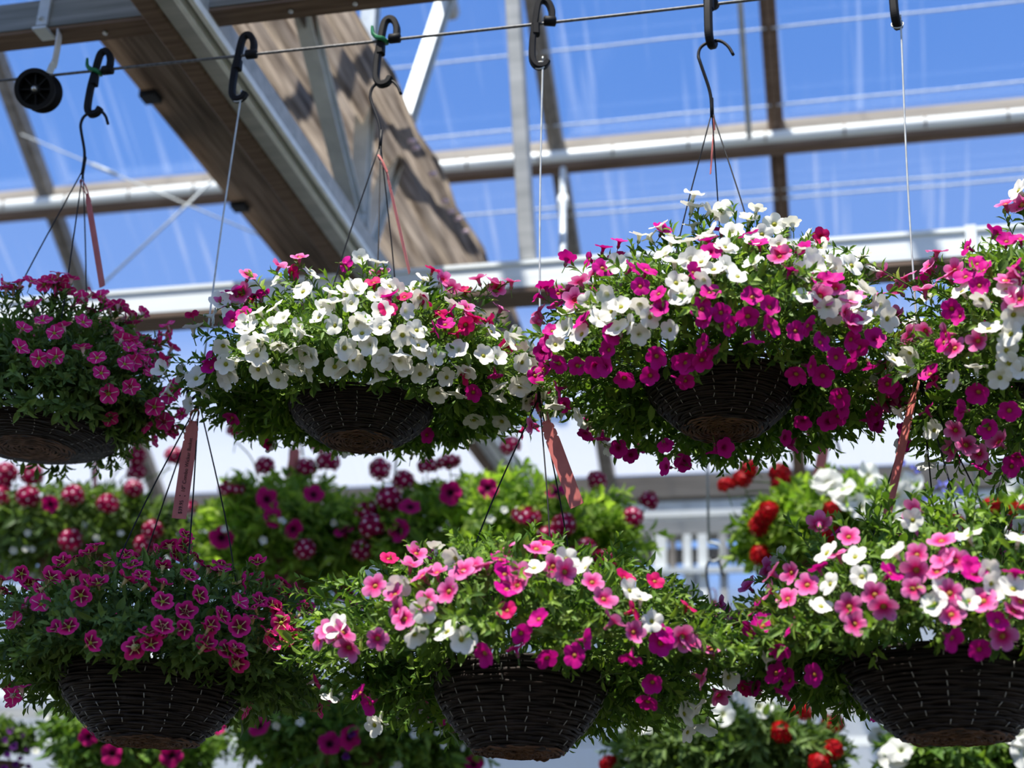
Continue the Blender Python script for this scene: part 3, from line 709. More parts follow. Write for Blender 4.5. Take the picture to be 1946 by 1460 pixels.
for nm_, s in SPECS.items():
    rh = rim_h(*s['rim'], s['R']); ctr = at_y(*s['bot'], BY); cx = at_y(s['rim'][0], s['rim'][1], BY)[0]
    H = rh - ctr[2]
    root = empty('hanging_basket', (cx, BY, ctr[2]), s['label'], 'hanging basket', 'wicker hanging baskets on the conveyor')
    rz0 = rng.uniform(0, 6)
    for nme, me, rz in [('wicker_body', WK[0], rz0), ('liner', WK[1], 0), ('base_coil', WK[2], rz0)] + [('binding_wire', WK[3][q % 3], rz0 + .1 + q * math.pi / 10) for q in range(20)]:
        o = link(nme, me, root, (0, 0, H)); o.scale = (s['R'] / .15, s['R'] / .15, H / .14); o.rotation_euler = (0, 0, rz)
        if nme == 'base_coil': o['label'] = 'lighter brown coiled base'
        if nme == 'binding_wire': o['label'] = 'pale dashed line of binding wire'
    dc = at_y(*s['dc'], BY); D = Dome((dc[0], BY, rh + s.get('lift', .012)), s['a'], s['up'], s['dn'], s['R'], len(nm_), s.get('b'))
    DOMES[nm_] = (root, D, cx, rh, H)
    D.lift = s.get('lift', .012)

W, M_, Rr, Pp, S_, T_ = 'W', 'M', 'R', 'P', 'S', 'T'
O1 = (0, 490, s3); O2 = (650, 490, s3); O3 = (1296, 490, s3); Q1 = (0, 970, s3); Q2 = (650, 970, s3); Q3 = (1296, 970, s3); U2 = (650, 0, s3); U3 = (1296, 0, s3)
L = {}
L['pale_star'] = Zc(*O1, T_, [(80,190),(330,105),(370,205),(190,290),(410,290),(245,370),(135,415),(310,440),(470,380),(120,520),(225,580),(320,570),(465,520),(545,575),(570,660),(615,755),(625,890),(40,195),(290,140),(180,150),(350,150),(520,220),(600,300),(560,235),(660,290),(740,335),(690,310),(740,390),(650,420),(500,310),(460,250),(360,405),(930,395),(760,500),(850,490),(820,545),(770,570),(700,610),(880,625),(870,830),(1010,880),(830,930),(940,780),(930,450),(20,160),(250,170),(400,140),(580,260),(700,360),(800,330),(880,480),(960,520),(900,590),(840,660),(720,520),(110,160),(310,190)])
L['white'] = (Zc(*O1, W, [(1760,105),(1580,150),(1720,210),(1890,270),(1565,295),(1415,380),(1350,280),(1110,410),(1725,435),(1810,350),(1900,395),(1465,540),(1590,495),(1125,670),(1155,740),(1045,655),(1685,600),(1290,590),(1470,615),(1580,670),(1730,530),(1900,600),(1280,510),(965,750),(935,630),(1290,680),(1220,350)])
 + Zc(*O2, W, [(200,45),(75,185),(190,240),(400,195),(125,365),(215,405),(115,435),(420,420),(340,450),(430,490),(525,540),(245,570),(350,600),(500,600),(590,660),(200,665),(20,500),(835,430),(960,465),(1060,525),(790,555),(665,620),(440,640),(460,140),(270,180),(555,180),(1000,600),(1000,710),(895,770),(870,710),(745,905),(900,910),(540,750),(70,560),(20,210),(330,530)])
 + Zc(*O1, Rr, [(1660,105),(1435,265),(1105,340),(955,580)]) + Zc(*O1, M_, [(1330,370),(1210,560),(1210,610),(1480,230),(1390,330),(1340,200),(1320,890)])
 + Zc(*O1, Pp, [(1415,115),(1590,65),(1700,15),(1380,220),(1280,260)])
 + Zc(*O2, Rr, [(510,85),(180,160),(465,260),(690,205),(255,305),(545,325),(640,435),(740,350),(690,395),(350,240),(820,380),(700,650)])
 + Zc(*O2, M_, [(265,235),(600,320),(520,420),(575,390),(860,645),(740,745),(480,985),(20,60)])
 + Zc(*O2, Pp, [(210,105),(570,140),(615,190),(695,300),(890,305),(760,135),(850,155),(950,150),(870,190)])
 + Zc(*O2, W, [(1060,690),(1040,800),(100,20)]))
L['magenta'] = (Zc(*O2, M_, [(1285,25),(1410,30),(1490,75),(1560,10),(1655,75),(1735,85),(1700,175),(1800,215),(1170,180),(1240,215),(1225,285),(1125,225),(1210,420),(1200,480),(1160,620),(1115,660),(1245,590),(1345,600),(1535,425),(1520,510),(1785,545),(1605,665),(1750,650),(1920,680),(1235,730)])
 + Zc(*O3, M_, [(70,100),(605,85),(775,145),(835,140),(395,230),(490,280),(370,330),(265,380),(490,380),(400,455),(115,290),(130,340),(220,310),(635,405),(705,380),(775,465),(955,375),(945,455),(990,500),(865,550),(935,590),(725,600),(640,645),(790,650),(120,470),(115,565),(25,580),(20,680),(160,205),(885,770),(1150,700),(880,880),(1045,900)])
 + Zc(*O2, W, [(1410,265),(1535,310),(1590,285),(1480,345),(1755,335),(1640,370),(1370,430),(1860,400),(1920,220),(1565,60),(1890,40),(1900,155),(1230,490)])
 + Zc(*O3, W, [(110,40),(180,80),(315,120),(20,220),(795,15),(1010,10),(1065,280),(1000,350),(1145,355),(990,190),(1185,565),(950,60),(730,30)])
 + Zc(*U3, W, [(70,1120),(60,1190),(160,1220),(230,1220),(65,1300),(425,1200),(380,1260),(520,1290),(530,1330),(160,1340),(250,1420),(450,1350),(620,1290)])
 + Zc(*O3, Pp, [(545,10),(855,185),(770,230),(910,320),(935,350),(950,240)]) + Zc(*O2, Pp, [(1310,190),(1360,150),(1430,100),(1130,320),(1335,250)])
 + Zc(*U3, M_, [(380,1355),(430,1400),(680,1430),(150,1380),(220,1325),(170,1445)]) + Zc(*U2, M_, [(1490,1420),(1580,1385),(1820,1320)]) + Zc(*U2, W, [(1800,1300),(1690,1350),(1870,1390)])
 + Zc(*U3, Rr, [(555,1440),(780,1360)])
 + Zc(*O3, M_, [(1070,450),(1050,600),(820,910),(900,830),(190,1075),(240,1055),(610,1040),(10,1140),(580,1000),(680,910),(170,520)])
 + Zc(*O2, M_, [(1500,600),(1445,600),(1920,580),(1160,530),(1380,360),(1810,290),(1640,1100),(1840,1165),(1920,1135),(1570,1060),(1830,1040),(1480,1000),(1390,980)])
 + Zc(*O2, W, [(1220,820),(1350,880),(1520,1060)]) + Zc(*O2, Pp, [(1130,370),(1090,940)]))
L['mixed'] = (Zc(*O3, Pp, [(1415,60),(1560,85),(1520,110),(1395,190),(1845,140),(1690,470),(1510,440),(1560,510),(1400,420),(1310,440),(1250,190),(1920,240),(1910,120),(1870,250),(1160,100),(1280,120),(1230,335),(1200,430)])
 + Zc(*O3, M_, [(1690,50),(1720,85),(1700,170),(1900,60),(1545,300),(1590,340),(1620,120),(1745,950),(1690,750),(1590,850),(1860,850),(1400,850),(1500,480),(1710,1170),(1870,1160),(1910,1110),(1420,650),(1440,700),(1120,880),(1230,730)])
 + Zc(*O3, W, [(1600,200),(1890,330),(1680,610),(1850,520),(1750,400),(1870,430),(1810,670),(1860,590),(1710,250),(1550,690),(1850,190),(1930,620),(1440,960),(1300,640),(1310,545),(1095,690)])
 + Zc(*O3, Pp, [(1560,960),(1540,1070),(1690,1090),(1800,1020),(1620,1040)]) + Zc(*U3, Pp, [(1840,1175),(1930,1180),(1460,1440)]) + Zc(*U3, W, [(1910,1100),(800,1420)]) + Zc(*U3, M_, [(1790,1330),(1850,1385),(1925,1370),(1630,1420)]))
L['dark_star'] = (Zc(*Q1, T_, [(245,545),(150,555),(100,640),(1345,535),(1520,770),(1395,1115),(1765,955),(80,1030),(130,980),(90,1060)])
 + Zc(*Q1, S_, [(30,475),(130,380),(505,260),(545,220),(360,310),(430,290),(330,350),(415,400),(465,500),(300,400),(205,415),(170,435),(500,440),(560,430),(640,280),(710,270),(750,330),(800,295),(720,410),(800,390),(835,440),(925,435),(890,255),(955,220),(1050,160),(1040,220),(1105,290),(1065,390),(920,530),(1125,500),(920,340),(1250,325),(1360,430),(1440,400),(1510,440),(1450,310),(1590,430),(1430,565),(1420,620),(1345,670),(1250,610),(1190,660),(1160,760),(1280,790),(1335,855),(855,755),(765,770),(840,695),(935,695),(1040,680),(525,745),(340,675),(400,665),(1530,550),(1575,650),(1660,625),(1710,580),(1505,695),(1645,720),(1600,490),(1650,530),(1690,470),(20,410),(600,330),(1000,270),(1180,350),(240,470),(1560,580)]))
L['pink'] = (Zc(*Q2, Pp, [(430,265),(400,330),(545,370),(610,475),(200,445),(310,490),(490,520),(325,575),(690,360),(460,390),(930,240),(215,720),(55,770),(30,690),(1000,370),(1100,240),(1190,340),(1260,370),(1410,425),(1475,515),(1525,630),(1910,720),(990,440),(365,620),(1640,690),(750,340),(820,330)])
 + Zc(*Q2, W, [(535,235),(645,300),(600,680),(685,720),(1085,345),(1370,345),(1680,515),(330,445),(425,700),(220,1170),(195,1200),(1740,635),(1270,300),(475,575),(1620,470)])
 + Zc(*Q2, M_, [(925,380),(935,460),(1015,690),(1110,620),(985,765),(810,795),(1160,820),(1310,805),(1370,725),(1625,820),(1790,745),(1725,1065),(1750,955),(110,1010),(165,1075),(900,300),(1810,700)])
 + Zc(*Q2, Rr, [(935,575),(1145,220),(1760,420),(275,295),(1590,400),(1640,580)]) + Zc(*Q3, Pp, [(25,735),(100,930),(150,780),(200,1030)]) + Zc(*Q3, Rr, [(20,560),(330,990)])
 + Zc(*Q3, W, [(250,930),(10,1130),(120,1210),(20,1240),(70,1100)]) + Zc(*Q1, Pp, [(1870,680),(1830,730),(1925,710)]) + Zc(*Q1, W, [(1925,660),(1880,1040)]))
L['pink_white'] = (Zc(*Q3, Pp, [(790,100),(955,170),(895,265),(530,370),(635,370),(725,435),(615,510),(520,470),(960,555),(990,640),(1100,490),(1150,555),(1320,30),(1335,270),(1330,355),(1470,190),(1445,360),(1315,455),(1515,480),(1525,590),(1700,520),(1870,575),(1910,525),(1810,700),(1550,300),(1480,290)])
 + Zc(*Q3, W, [(990,280),(1215,260),(1030,390),(805,550),(850,430),(1750,430),(1870,455),(1430,540),(1620,160),(1760,500),(490,830),(830,260),(1310,80),(1470,450),(1730,360),(1900,180),(1620,520)])
 + Zc(*Q3, M_, [(785,340),(1190,370),(1620,325),(1650,370),(1880,365),(1530,710),(1680,770),(480,655),(630,665),(755,910),(615,940),(540,900),(410,690),(1780,620),(570,780),(590,1010),(440,560)]))
def fillz(x0, x1, y0, y1, n, kd, seed):
    r_ = np.random.default_rng(seed); o = []
    while len(o) < n:
        q = (r_.uniform(x0, x1), r_.uniform(y0, y1))
        if all((q[0] - a[0]) ** 2 + (q[1] - a[1]) ** 2 > 26 ** 2 for a in o): o.append(q)
    return [(x, y, kd) for x, y in o]
L['white'] += fillz(420, 800, 545, 705, 34, 'W', 5) + fillz(860, 1010, 640, 760, 8, 'W', 6)
L['magenta'] += fillz(1230, 1560, 440, 540, 16, 'W', 8) + fillz(1080, 1240, 560, 640, 6, 'W', 9) + fillz(1500, 1660, 500, 590, 8, 'W', 10)
EX = {'pale_star': [('T', 60)], 'white': [('W', 25), ('P', 8), ('R', 8)], 'magenta': [('M', 25), ('W', 20)], 'mixed': [('P', 40), ('M', 45), ('W', 45)],
      'dark_star': [('S', 40)], 'pink': [('P', 14), ('W', 8), ('M', 8)], 'pink_white': [('P', 45), ('M', 30), ('W', 30)]}
for nm_, lst in L.items():
    root, D, cx, rh, H = DOMES[nm_]
    s = SPECS[nm_]; up2 = (.5, .24, .34) if nm_ in ('pale_star', 'dark_star') else (.52, .30, .24)
    its = place_flowers(root, D, lst, EX[nm_], tilt=up2)
    stray_tips = [p - n * .01 for p, n, kd, far in its if far > 1.02 or rng.random() < .25]
    foliage(D, s['n'], 1500, s['K'], .027, .0108, [s['leaf'], M_stem], root, tips=stray_tips, over=80)

# ------------------------------------------------------------------ conveyor hooks, drop wires, hangers
def hook_geo():
    g = Geo(); path = [(.004, .006), (.003, .026), (-.004, .044), (-.014, .051), (-.023, .046), (-.027, .030), (-.030, .0), (-.034, -.035), (-.035, -.075), (-.033, -.098), (-.024, -.111), (-.010, -.109), (-.003, -.097)]
    p = smoothpath([(x, 0, z) for x, z in path], 5); tube(g, p, 1, flat=(.0155, .0135))
    return g
HK = hook_geo().mesh('hook_strap', [M_black], False)
g = Geo(); tube(g, [(-.013, 0, 0), (-.011, 0, 0), (.011, 0, 0), (.013, 0, 0)], [.007, .0105, .0105, .007], 14); HG = g.mesh('cable_grip', [M_black])
g = Geo()
for a in np.linspace(-.022, -.026, 1): tube(g, smoothpath([(-.0285, 0, -.036), (-.0295, 0, -.012)], 3), 1, flat=(.019, .0165))
HS = g.mesh('strap_sleeve', [M_black], False)
hooks = [((205, 131), 0, 'black conveyor hook with a green clip, holding the pale-star pink basket', True),
         ((478, 101), 0, 'black conveyor hook in front of the truss, holding a zinc drop wire', False),
         ((750, 73), 0, 'black conveyor hook with a green clip, holding the mostly white basket', True),
         ((1045, 42), .3, 'black conveyor hook before the tall pale strut, its loop cut by the picture top', False),
         ((1355, 4), 1.35, 'black conveyor hook holding the white and magenta basket by a wire hook', False),
         ((1702, -34), 1.3, 'black conveyor hook near the picture corner, holding a drop wire on a ring', False),
         ((2072, -76), 0.4, 'black conveyor hook out at the picture edge, holding the mixed pink and white basket', False)]
feet = []
for (px, py), rz, lab, clip in hooks:
    q = at_y(px, py, CY); q[2] = CH
    root = empty('conveyor_hook', q, lab, 'hook', 'black conveyor hooks on the cable')
    for nme, me in (('strap', HK), ('cable_grip', HG), ('sleeve', HS)):
        o = link(nme, me, root); o.rotation_euler = (0, 0, rz)
    if clip:
        g = Geo(); tube(g, smoothpath([(-.042, -.003, .008), (-.034, -.0125, -.002), (-.022, -.0115, -.006), (-.018, .006, -.005), (-.030, .012, .0)], 4), .0048, 8)
        tube(g, smoothpath([(-.036, -.010, .0), (-.045, -.011, .010), (-.049, -.009, .030)], 4), np.linspace(.0055, .003, 9), 8)
        o = link('clip', g.mesh('clip', [M_green], False), root, (0, 0, 0), 'green plastic clip')
    c, s = math.cos(rz), math.sin(rz); feet.append(q + np.array([-.018 * c, -.018 * s, -.109]))

def hanger(root, top, nm_, jpt, angles, lobes=True):
    """black wire hook and its spread wires, parts of the basket"""
    _, D, cx, rh, H = DOMES[nm_]; R = SPECS[nm_]['R']
    g = Geo(); j = np.asarray(jpt); t = np.asarray(top)
    k = [t + (.042, -.004, -.034), t + (.032, -.003, -.012), t + (.016, -.001, .004), t + (-.004, .0, .0045), t + (-.021, .0, -.006), t + (-.026, .0, -.024), t + (-.022, 0, -.044), (t * .3 + j * .7) + (-.004, 0, 0), j]
    tube(g, smoothpath(k, 5), .0032, 8); tube(g, [j + (0, 0, .03), j + (.0, 0, -.012)], .0038, 8)
    part('wire_hook', g, M_blackwire, root, True, 'black wire hook')
    for a in angles:
        e = np.array([cx + R * math.cos(a), BY + R * math.sin(a), rh]); g = Geo()
        m = (j * .5 + e * .5) + np.array([math.cos(a), math.sin(a), 0]) * .012
        tube(g, smoothpath([j, m, e], 6), .0014, 6); part('hanger_wire', g, M_blackwire, root)
hanger(DOMES['pale_star'][0], feet[0], 'pale_star', at_y(158, 322, BY), (3.4, 1.4, 5.4))
hanger(DOMES['white'][0], feet[2], 'white', at_y(723, 272, BY), (3.0, 1.2, 5.2))
hanger(DOMES['magenta'][0], feet[4], 'magenta', at_y(1353, 212, BY), (2.9, 1.55, 5.6))
hanger(DOMES['mixed'][0], feet[6], 'mixed', at_y(2076, 150, BY), (2.9, 1.2, 5.2))
for i, nm_, (jx, jy), lab in ((1, 'dark_star', (384, 712), 'zinc drop wire on the hook by the truss, down to the dark-star basket'), (3, 'pink', (1026, 700), 'zinc drop wire passing before the white rail, down to the lower pink basket'), (5, 'pink_white', (1746, 672), 'zinc drop wire over open sky, ending in a ring at its hook')):
    j = at_y(jx, jy, BY); f_ = feet[i]; root = empty('drop_wire', (j[0], BY, j[2]), lab, 'wire', 'drop wires carrying the lower baskets')
    g = Geo(); a = np.linspace(0, 2 * np.pi, 25)[:-1]
    tube(g, [f_ + (.011 * math.cos(q), .004 * math.sin(q), .011 * math.sin(q)) for q in a], .0015, 6, closed=True); part('ring', g, M_wire, root)
    g = Geo(); tube(g, smoothpath([f_ + (.006, -.004, .010), f_ + (.006, -.002, -.012), f_ * .5 + j * .5, j + (0, 0, .012)], 6), .0019, 6); part('line', g, M_wire, root)
    g = Geo(); tube(g, smoothpath([j + (-.010, 0, -.004), j + (-.006, 0, -.013), j + (.004, 0, -.013), j + (.008, 0, 0), j + (0, 0, .014)], 5), .0019, 6); part('foot_loop', g, M_wire, root)
    hanger(DOMES[nm_][0], j + (0, 0, -.011), nm_, j + (.0, 0, -.055), {'dark_star': (2.6, .4, 4.2, 5.4), 'pink': (3.5, .9, 5.3), 'pink_white': (.3, 1.5, 5.0, 3.0)}[nm_])

# ------------------------------------------------------------------ price tags
def text_geo(body, size):
    cu = bpy.data.curves.new('t', 'FONT'); cu.body = body; cu.size = size; cu.extrude = .0001; cu.resolution_u = 3
    o = bpy.data.objects.new('t', cu); C.objects.link(o); dg = bpy.context.evaluated_depsgraph_get(); dg.update()
    me = o.evaluated_get(dg).to_mesh(); v = np.array([p.co[:] for p in me.vertices]); f = [tuple(p.vertices) for p in me.polygons]
    o.evaluated_get(dg).to_mesh_clear(); bpy.data.objects.remove(o); bpy.data.curves.remove(cu)
    g = Geo(); g.add(v, f); return g
def price_tag(top, bot, Y, wd, turn, label, loop=(0, 0), writing=False, curl=.0, grp='coral price tags on the baskets', yb=None):
    t = at_y(*top, Y); b = at_y(*bot, yb or Y); up = nrm(t - b); v = nrm(CAM - (t + b) / 2); s = nrm(np.cross(up, v)); v = np.cross(s, up)
    c, sn = math.cos(turn), math.sin(turn); sx_ = s * c + v * sn; nz_ = v * c - s * sn; Ln = np.linalg.norm(t - b)
    root = empty('price_tag', t, label, 'price tag', grp)
    ys = np.array([0, .02, .04, .07, .10, .115, .13, .16, .19, .205, .22, .26, .4, .6, .8, 1.0])
    hw = np.array([.55, .6, .62, .88, .92, .74, .92, .96, .96, .78, .97, 1, 1, 1, 1, 1.]) * wd / 2
    g = Geo(); V = []
    for y_, h_ in zip(ys, hw):
        bend = nz_ * curl * math.sin(y_ * 3.1) * Ln
        for k in (-1, -.33, .33, 1):
            V.append(t - up * y_ * Ln + sx_ * h_ * k + bend + nz_ * (.0012 * (k * k)))
    n = len(ys); V = np.array(V); V2 = V - nz_ * .0006; m = len(V)
    F = [(i * 4 + q, i * 4 + q + 1, (i + 1) * 4 + q + 1, (i + 1) * 4 + q) for i in range(n - 1) for q in range(3)]
    F2 = [tuple(m + k for k in f[::-1]) for f in F]
    ed = [(i * 4, (i + 1) * 4, m + (i + 1) * 4, m + i * 4) for i in range(n - 1)] + [(i * 4 + 3, m + i * 4 + 3, m + (i + 1) * 4 + 3, (i + 1) * 4 + 3) for i in range(n - 1)] + [(q, m + q, m + q + 1, q + 1) for q in range(3)] + [((n-1)*4 + q, (n-1)*4 + q + 1, m + (n-1)*4 + q + 1, m + (n-1)*4 + q) for q in range(3)]
    g.add(np.vstack([V, V2]), F + F2 + ed); part('strip', g, M_tag, root, False)
    lt = at_y(top[0] + loop[0], top[1] + loop[1], Y); g = Geo()
    lw = max(.004, wd * .28)
    tube(g, smoothpath([t - sx_ * lw * .5 - up * .004, t * .6 + lt * .4 - sx_ * lw, t * .2 + lt * .8 - sx_ * lw * .9, lt, t * .2 + lt * .8 + sx_ * lw * .9, t * .6 + lt * .4 + sx_ * lw, t + sx_ * lw * .5 - up * .004], 4), 1, flat=(.004, .0014)); part('loop', g, M_tag, root, False)
    if writing:
        g = Geo()
        M0 = np.eye(4); M0[:3, 0] = up; M0[:3, 1] = -sx_; M0[:3, 2] = nz_
        for txt, size, f0, off in (('10" Combo Wicker Basket', .0098, .735, -.0035), ('$39.95', .0098, .955, -.0035)):
            q = M0.copy(); q[:3, 3] = t - up * f0 * Ln - sx_ * off + nz_ * (.0016 + 0)
            q[:3, 3] += nz_ * curl * math.sin(f0 * 3.1) * Ln
            g.addgeo(text_geo(txt, size), q)
        for f0, off in ((.772, .004), (.772, -.005)):
            tube(g, [t - up * f0 * Ln - sx_ * off + nz_ * .0012, t - up * f0 * Ln - sx_ * off + nz_ * .0018], .0012, 6)
        part('lettering', g, M_ink, root, False, 'black printed lettering')
    return root
price_tag((367, 800), (340, 986), BY - .03, .0265, .12, 'coral price tag with black printed lettering, hanging before the verbenas', (6, -22), True)
price_tag((1037, 800), (1097, 962), BY - .03, .0265, .25, 'blank coral price tag hanging aslant below the gap of two upper baskets', (-8, -22))
price_tag((1738, 745), (1686, 982), BY - .04, .023, .95, 'dark red price tag in shade, turned edgewise on the black hanger wires', (4, -22))
price_tag((166, 368), (195, 545), BY - .01, .014, .55, 'narrow red price tag hanging over the pale-star basket', (-13, -26))
price_tag((735, 325), (779, 518), BY - .01, .016, 1.25, 'red price tag seen on edge above the mostly white basket', (-17, -30))
price_tag((1357, 245), (1351, 330), BY + .02, .008, 1.3, 'tiny pink tag loop at the wires of the white and magenta basket', (-2, -26))
# ================================================================== BASKETS OF THE ROW BEHIND
GY = 4.03
def verbena_geo(mi_red, seed, R=.030, flat=1.0, n=26):
    r_ = np.random.default_rng(seed); g = Geo(); pts = []
    i = 0
    while len(pts) < n:
        k = len(pts) + .5; ph = math.acos(1 - 1.55 * k / n); th = math.pi * (1 + 5 ** .5) * k
        pts.append(np.array([math.cos(th) * math.sin(ph), math.sin(th) * math.sin(ph), math.cos(ph) * flat]))
    for p in pts:
        n_ = nrm(p + r_.normal(size=3) * .12); c = p * R; s = nrm(np.cross(n_, [.3, .2, 1.])); u = np.cross(n_, s); fr = R * .42 * r_.uniform(.85, 1.1); a0 = r_.uniform(0, 6)
        for q in range(5):
            a = a0 + q * 2 * np.pi / 5
            def pt(rr, da, z): return c + (s * math.cos(a + da) + u * math.sin(a + da)) * rr * fr + n_ * z * fr
            g.add([pt(.1, 0, 0), pt(.6, -.64, .12), pt(1.0, -.50, .05), pt(.92, 0, .16), pt(1.0, .50, .05), pt(.6, .64, .12)], [(0, 1, 2, 3), (0, 3, 4, 5)], 0)
        if not mi_red:
            k = 8; vv = [c + (s * math.cos(x) + u * math.sin(x)) * fr * .30 + n_ * fr * .17 for x in np.arange(k) * 2 * np.pi / k] + [c + n_ * fr * .28]
            g.add(vv, [(x, (x + 1) % k, k) for x in range(k)], 1)
        tube(g, [p * R * .3, c], .0012, 4, 2, cap=False)
    lathe(g, [(.01 * R, -.62 * R * flat)] + [(R * .86 * math.cos(q), R * .86 * math.sin(q) * flat) for q in np.linspace(-.7, 1.5, 8)], 14)
    tube(g, [(0, 0, R * .4), (.002, .001, -R * 1.3), (.004, .0, -R * 2.6)], .0018, 5, 2, cap=False)
    return g
VB = [verbena_geo(False, s, .032, fl, 20).mesh('verbena_head', [M_vpetal, M_vwhite, M_calyx], True) for s, fl in ((1, 1.0), (2, .8), (3, 1.0))]
VBF = [verbena_geo(False, 9, .036, .35, 16).mesh('verbena_head', [M_vpetal, M_vwhite, M_calyx], True)]
RV = [verbena_geo(True, s, .028, .8, 24).mesh('red_verbena_head', [M_redpetal, M_redpetal, M_calyx], True) for s in (4, 5)]
PET = [flower_geo(.034, 50 + s, 40, .10, .5, .10, .05).mesh('petunia_flower', [P['D'], M_calyx], True, 'petal') for s in range(2)]
WPT = [flower_geo(.038, 60 + s, 40, .09, .5, .13, .02).mesh('white_petunia_flower', [P['W'], M_calyx], True, 'petal') for s in range(2)]
BAC = [flower_geo(.012, 70 + s, 20, .18, .5, .05, .05).mesh('small_white_flower', [P['W'], M_calyx], True, 'petal') for s in range(2)]
LOB = [flower_geo(.011, 80 + s, 20, .30, .5, .1, .05, 3).mesh('lobelia_flower', [P['B'], M_calyx], True, 'petal') for s in range(2)]
VIO = [flower_geo(.012, 90 + s, 20, .30, .5, .1, .05, 3).mesh('violet_flower', [P['N'], M_calyx], True, 'petal') for s in range(2)]
BKIND = {'V': ('verbena_head', VB), 'F': ('verbena_head', VBF), 'r': ('verbena_head', RV), 'D': ('petunia_flower', PET), 'w': ('petunia_flower', WPT), 's': ('small_flower', BAC), 'b': ('lobelia_flower', LOB), 'n': ('lobelia_flower', VIO)}
g = Geo(); lathe(g, [(.001, -.14), (.085, -.14), (.10, -.13), (.135, -.01), (.15, 0), (.155, .008), (.148, .012), (.138, .004), (.001, -.01)], 40); BPOT = g.mesh('basket_bowl', [noisy('tan_basket_fibre', (.10, .06, .035), (.24, .16, .095), 40, .8, 0, .1, (1, 1, 4), .3)])

def back_basket(label, c_px, half, top, bot, rim_px, leafm, heads, Lf, Wf, nsp, nin, Y=GY, K=9):
    c = at_y(*c_px, Y); pxm = 2700 / (abs((c - CAM) @ (RN @ np.array([0, 0, -1.]))))
    a = half / pxm; up = (c_px[1] - top) / pxm; dn = max(.05, (bot - c_px[1]) / pxm * .8)
    root = empty('hanging_basket', (c[0], Y, c[2] - .15), label, 'hanging basket', 'flower baskets of the row behind')
    k_ = min(1.0, a / .19); link('basket_bowl', BPOT, root, (0, .02, .10)).scale = (k_, k_, k_)
    D = Dome(c, a, max(.06, up * .95), dn, .10, len(label), min(a, .26)); D.frontlow = -.95
    items = []
    for kd, pts in heads:
        for px, py in pts:
            p, n = D.hit(px, py); out_ = ((p - c) / np.array([D.a, D.b, D.up if p[2] > c[2] else D.dn])); far = np.linalg.norm(out_)
            items.append((kd, p, n, far))
    # foliage with long stalks up to the heads that stand clear
    f = foliage(D, nsp, nin, K, Lf, Wf, [leafm, M_stem], root, 'foliage', .4, .18)
    for kd, p, n, far in items:
        if far > 1.08 and kd in 'VFrD':
            e = c + (p - c) * (.75 / far); gx = Geo(); tube(gx, smoothpath([e, (e + p) / 2 + (.01, 0, .012), p - np.array([0, 0, .02])], 4), .0022, 5); part('flower_stalk', gx, M_stem, root)
    for kd, p, n, far in items:
        v = nrm(CAM - p); up_ = .75 if kd in 'VFr' else .15
        d = nrm(n * .3 + v * (.65 if kd not in 'F' else .05) + np.array([0, 0, up_]) + rng.normal(size=3) * .28)
        nme, mes = BKIND[kd]; o = bpy.data.objects.new(nme, random.choice(mes)); C.objects.link(o); o.parent = root
        o.location = Vector(p + n * .02) - root.location; o.rotation_mode = 'QUATERNION'; o.rotation_quaternion = orient(d, rng.uniform(0, 6)); o.scale = (rng.uniform(.85, 1.1),) * 3
    return root, D, c
def z4(x0, y0, s, pts): return [(x0 + x / s, y0 + y / s) for x, y in pts]
a4 = (0, 780, 4.054); b4 = (480, 840, 4.054); c6 = (1180, 820, 6.08)
V1 = z4(*a4, [(1040,240),(1040,405),(1020,650),(1330,400),(250,550),(240,700),(575,690),(50,540),(30,620),(830,740),(560,980),(1160,910),(1100,1010),(20,700),(1035,520)])
V2 = z4(*a4, [(1830,200)]) + z4(*b4, [(515,60),(100,240),(400,250),(560,205),(395,820),(600,1310),(800,570),(680,1140)])
V3 = z4(*b4, [(1000,260),(1360,240),(1180,350),(1080,480),(920,570),(960,670),(885,825),(830,1200)]) + [(970,860),(1130,925),(1070,1000),(1110,1040),(1195,990),(1225,962),(1090,1052),(1142,1062),(1040,1020)]
BB = {}
BB[1] = back_basket('dark green basket of dotted magenta verbenas behind the pale-star and dark-star baskets', (150, 1010), 225, 925, 1130, 0, M_leafdull,
  [('V', V1), ('s', z4(*a4, [(130,1050),(220,1040),(270,1040),(240,930),(930,930),(750,960)])), ('D', z4(*a4, [(410, 740)]))], .046, .019, 300, 700)
BB[2] = back_basket('bright green basket of verbenas and dark-eyed petunias around a coral tag', (535, 1030), 170, 895, 1200, 0, M_leafbright,
  [('V', V2), ('F', z4(*a4, [(1810,640),(1490,780)])), ('D', z4(*b4, [(120,470),(310,680),(160,600),(455,440)]) + z4(*a4, [(1740,980)])), ('s', z4(*b4, [(95,755),(230,620),(600,635),(560, 900)]) + z4(*a4, [(1500,1090),(1760,920)]))], .050, .021, 300, 700)
BB[3] = back_basket('bright green basket of dotted verbenas behind the lower pink basket', (945, 1035), 290, 900, 1190, 0, M_leafbright,
  [('V', V3), ('F', z4(*b4, [(1520,205)]) + [(1000, 985)]), ('D', z4(*b4, [(1160,690),(1540,430),(1820,400),(1240,530),(750,700)]) + [(1055, 945)]), ('s', z4(*b4, [(1705,560),(1840,610)]) + [(985, 975), (960, 975)])], .052, .022, 420, 1000)
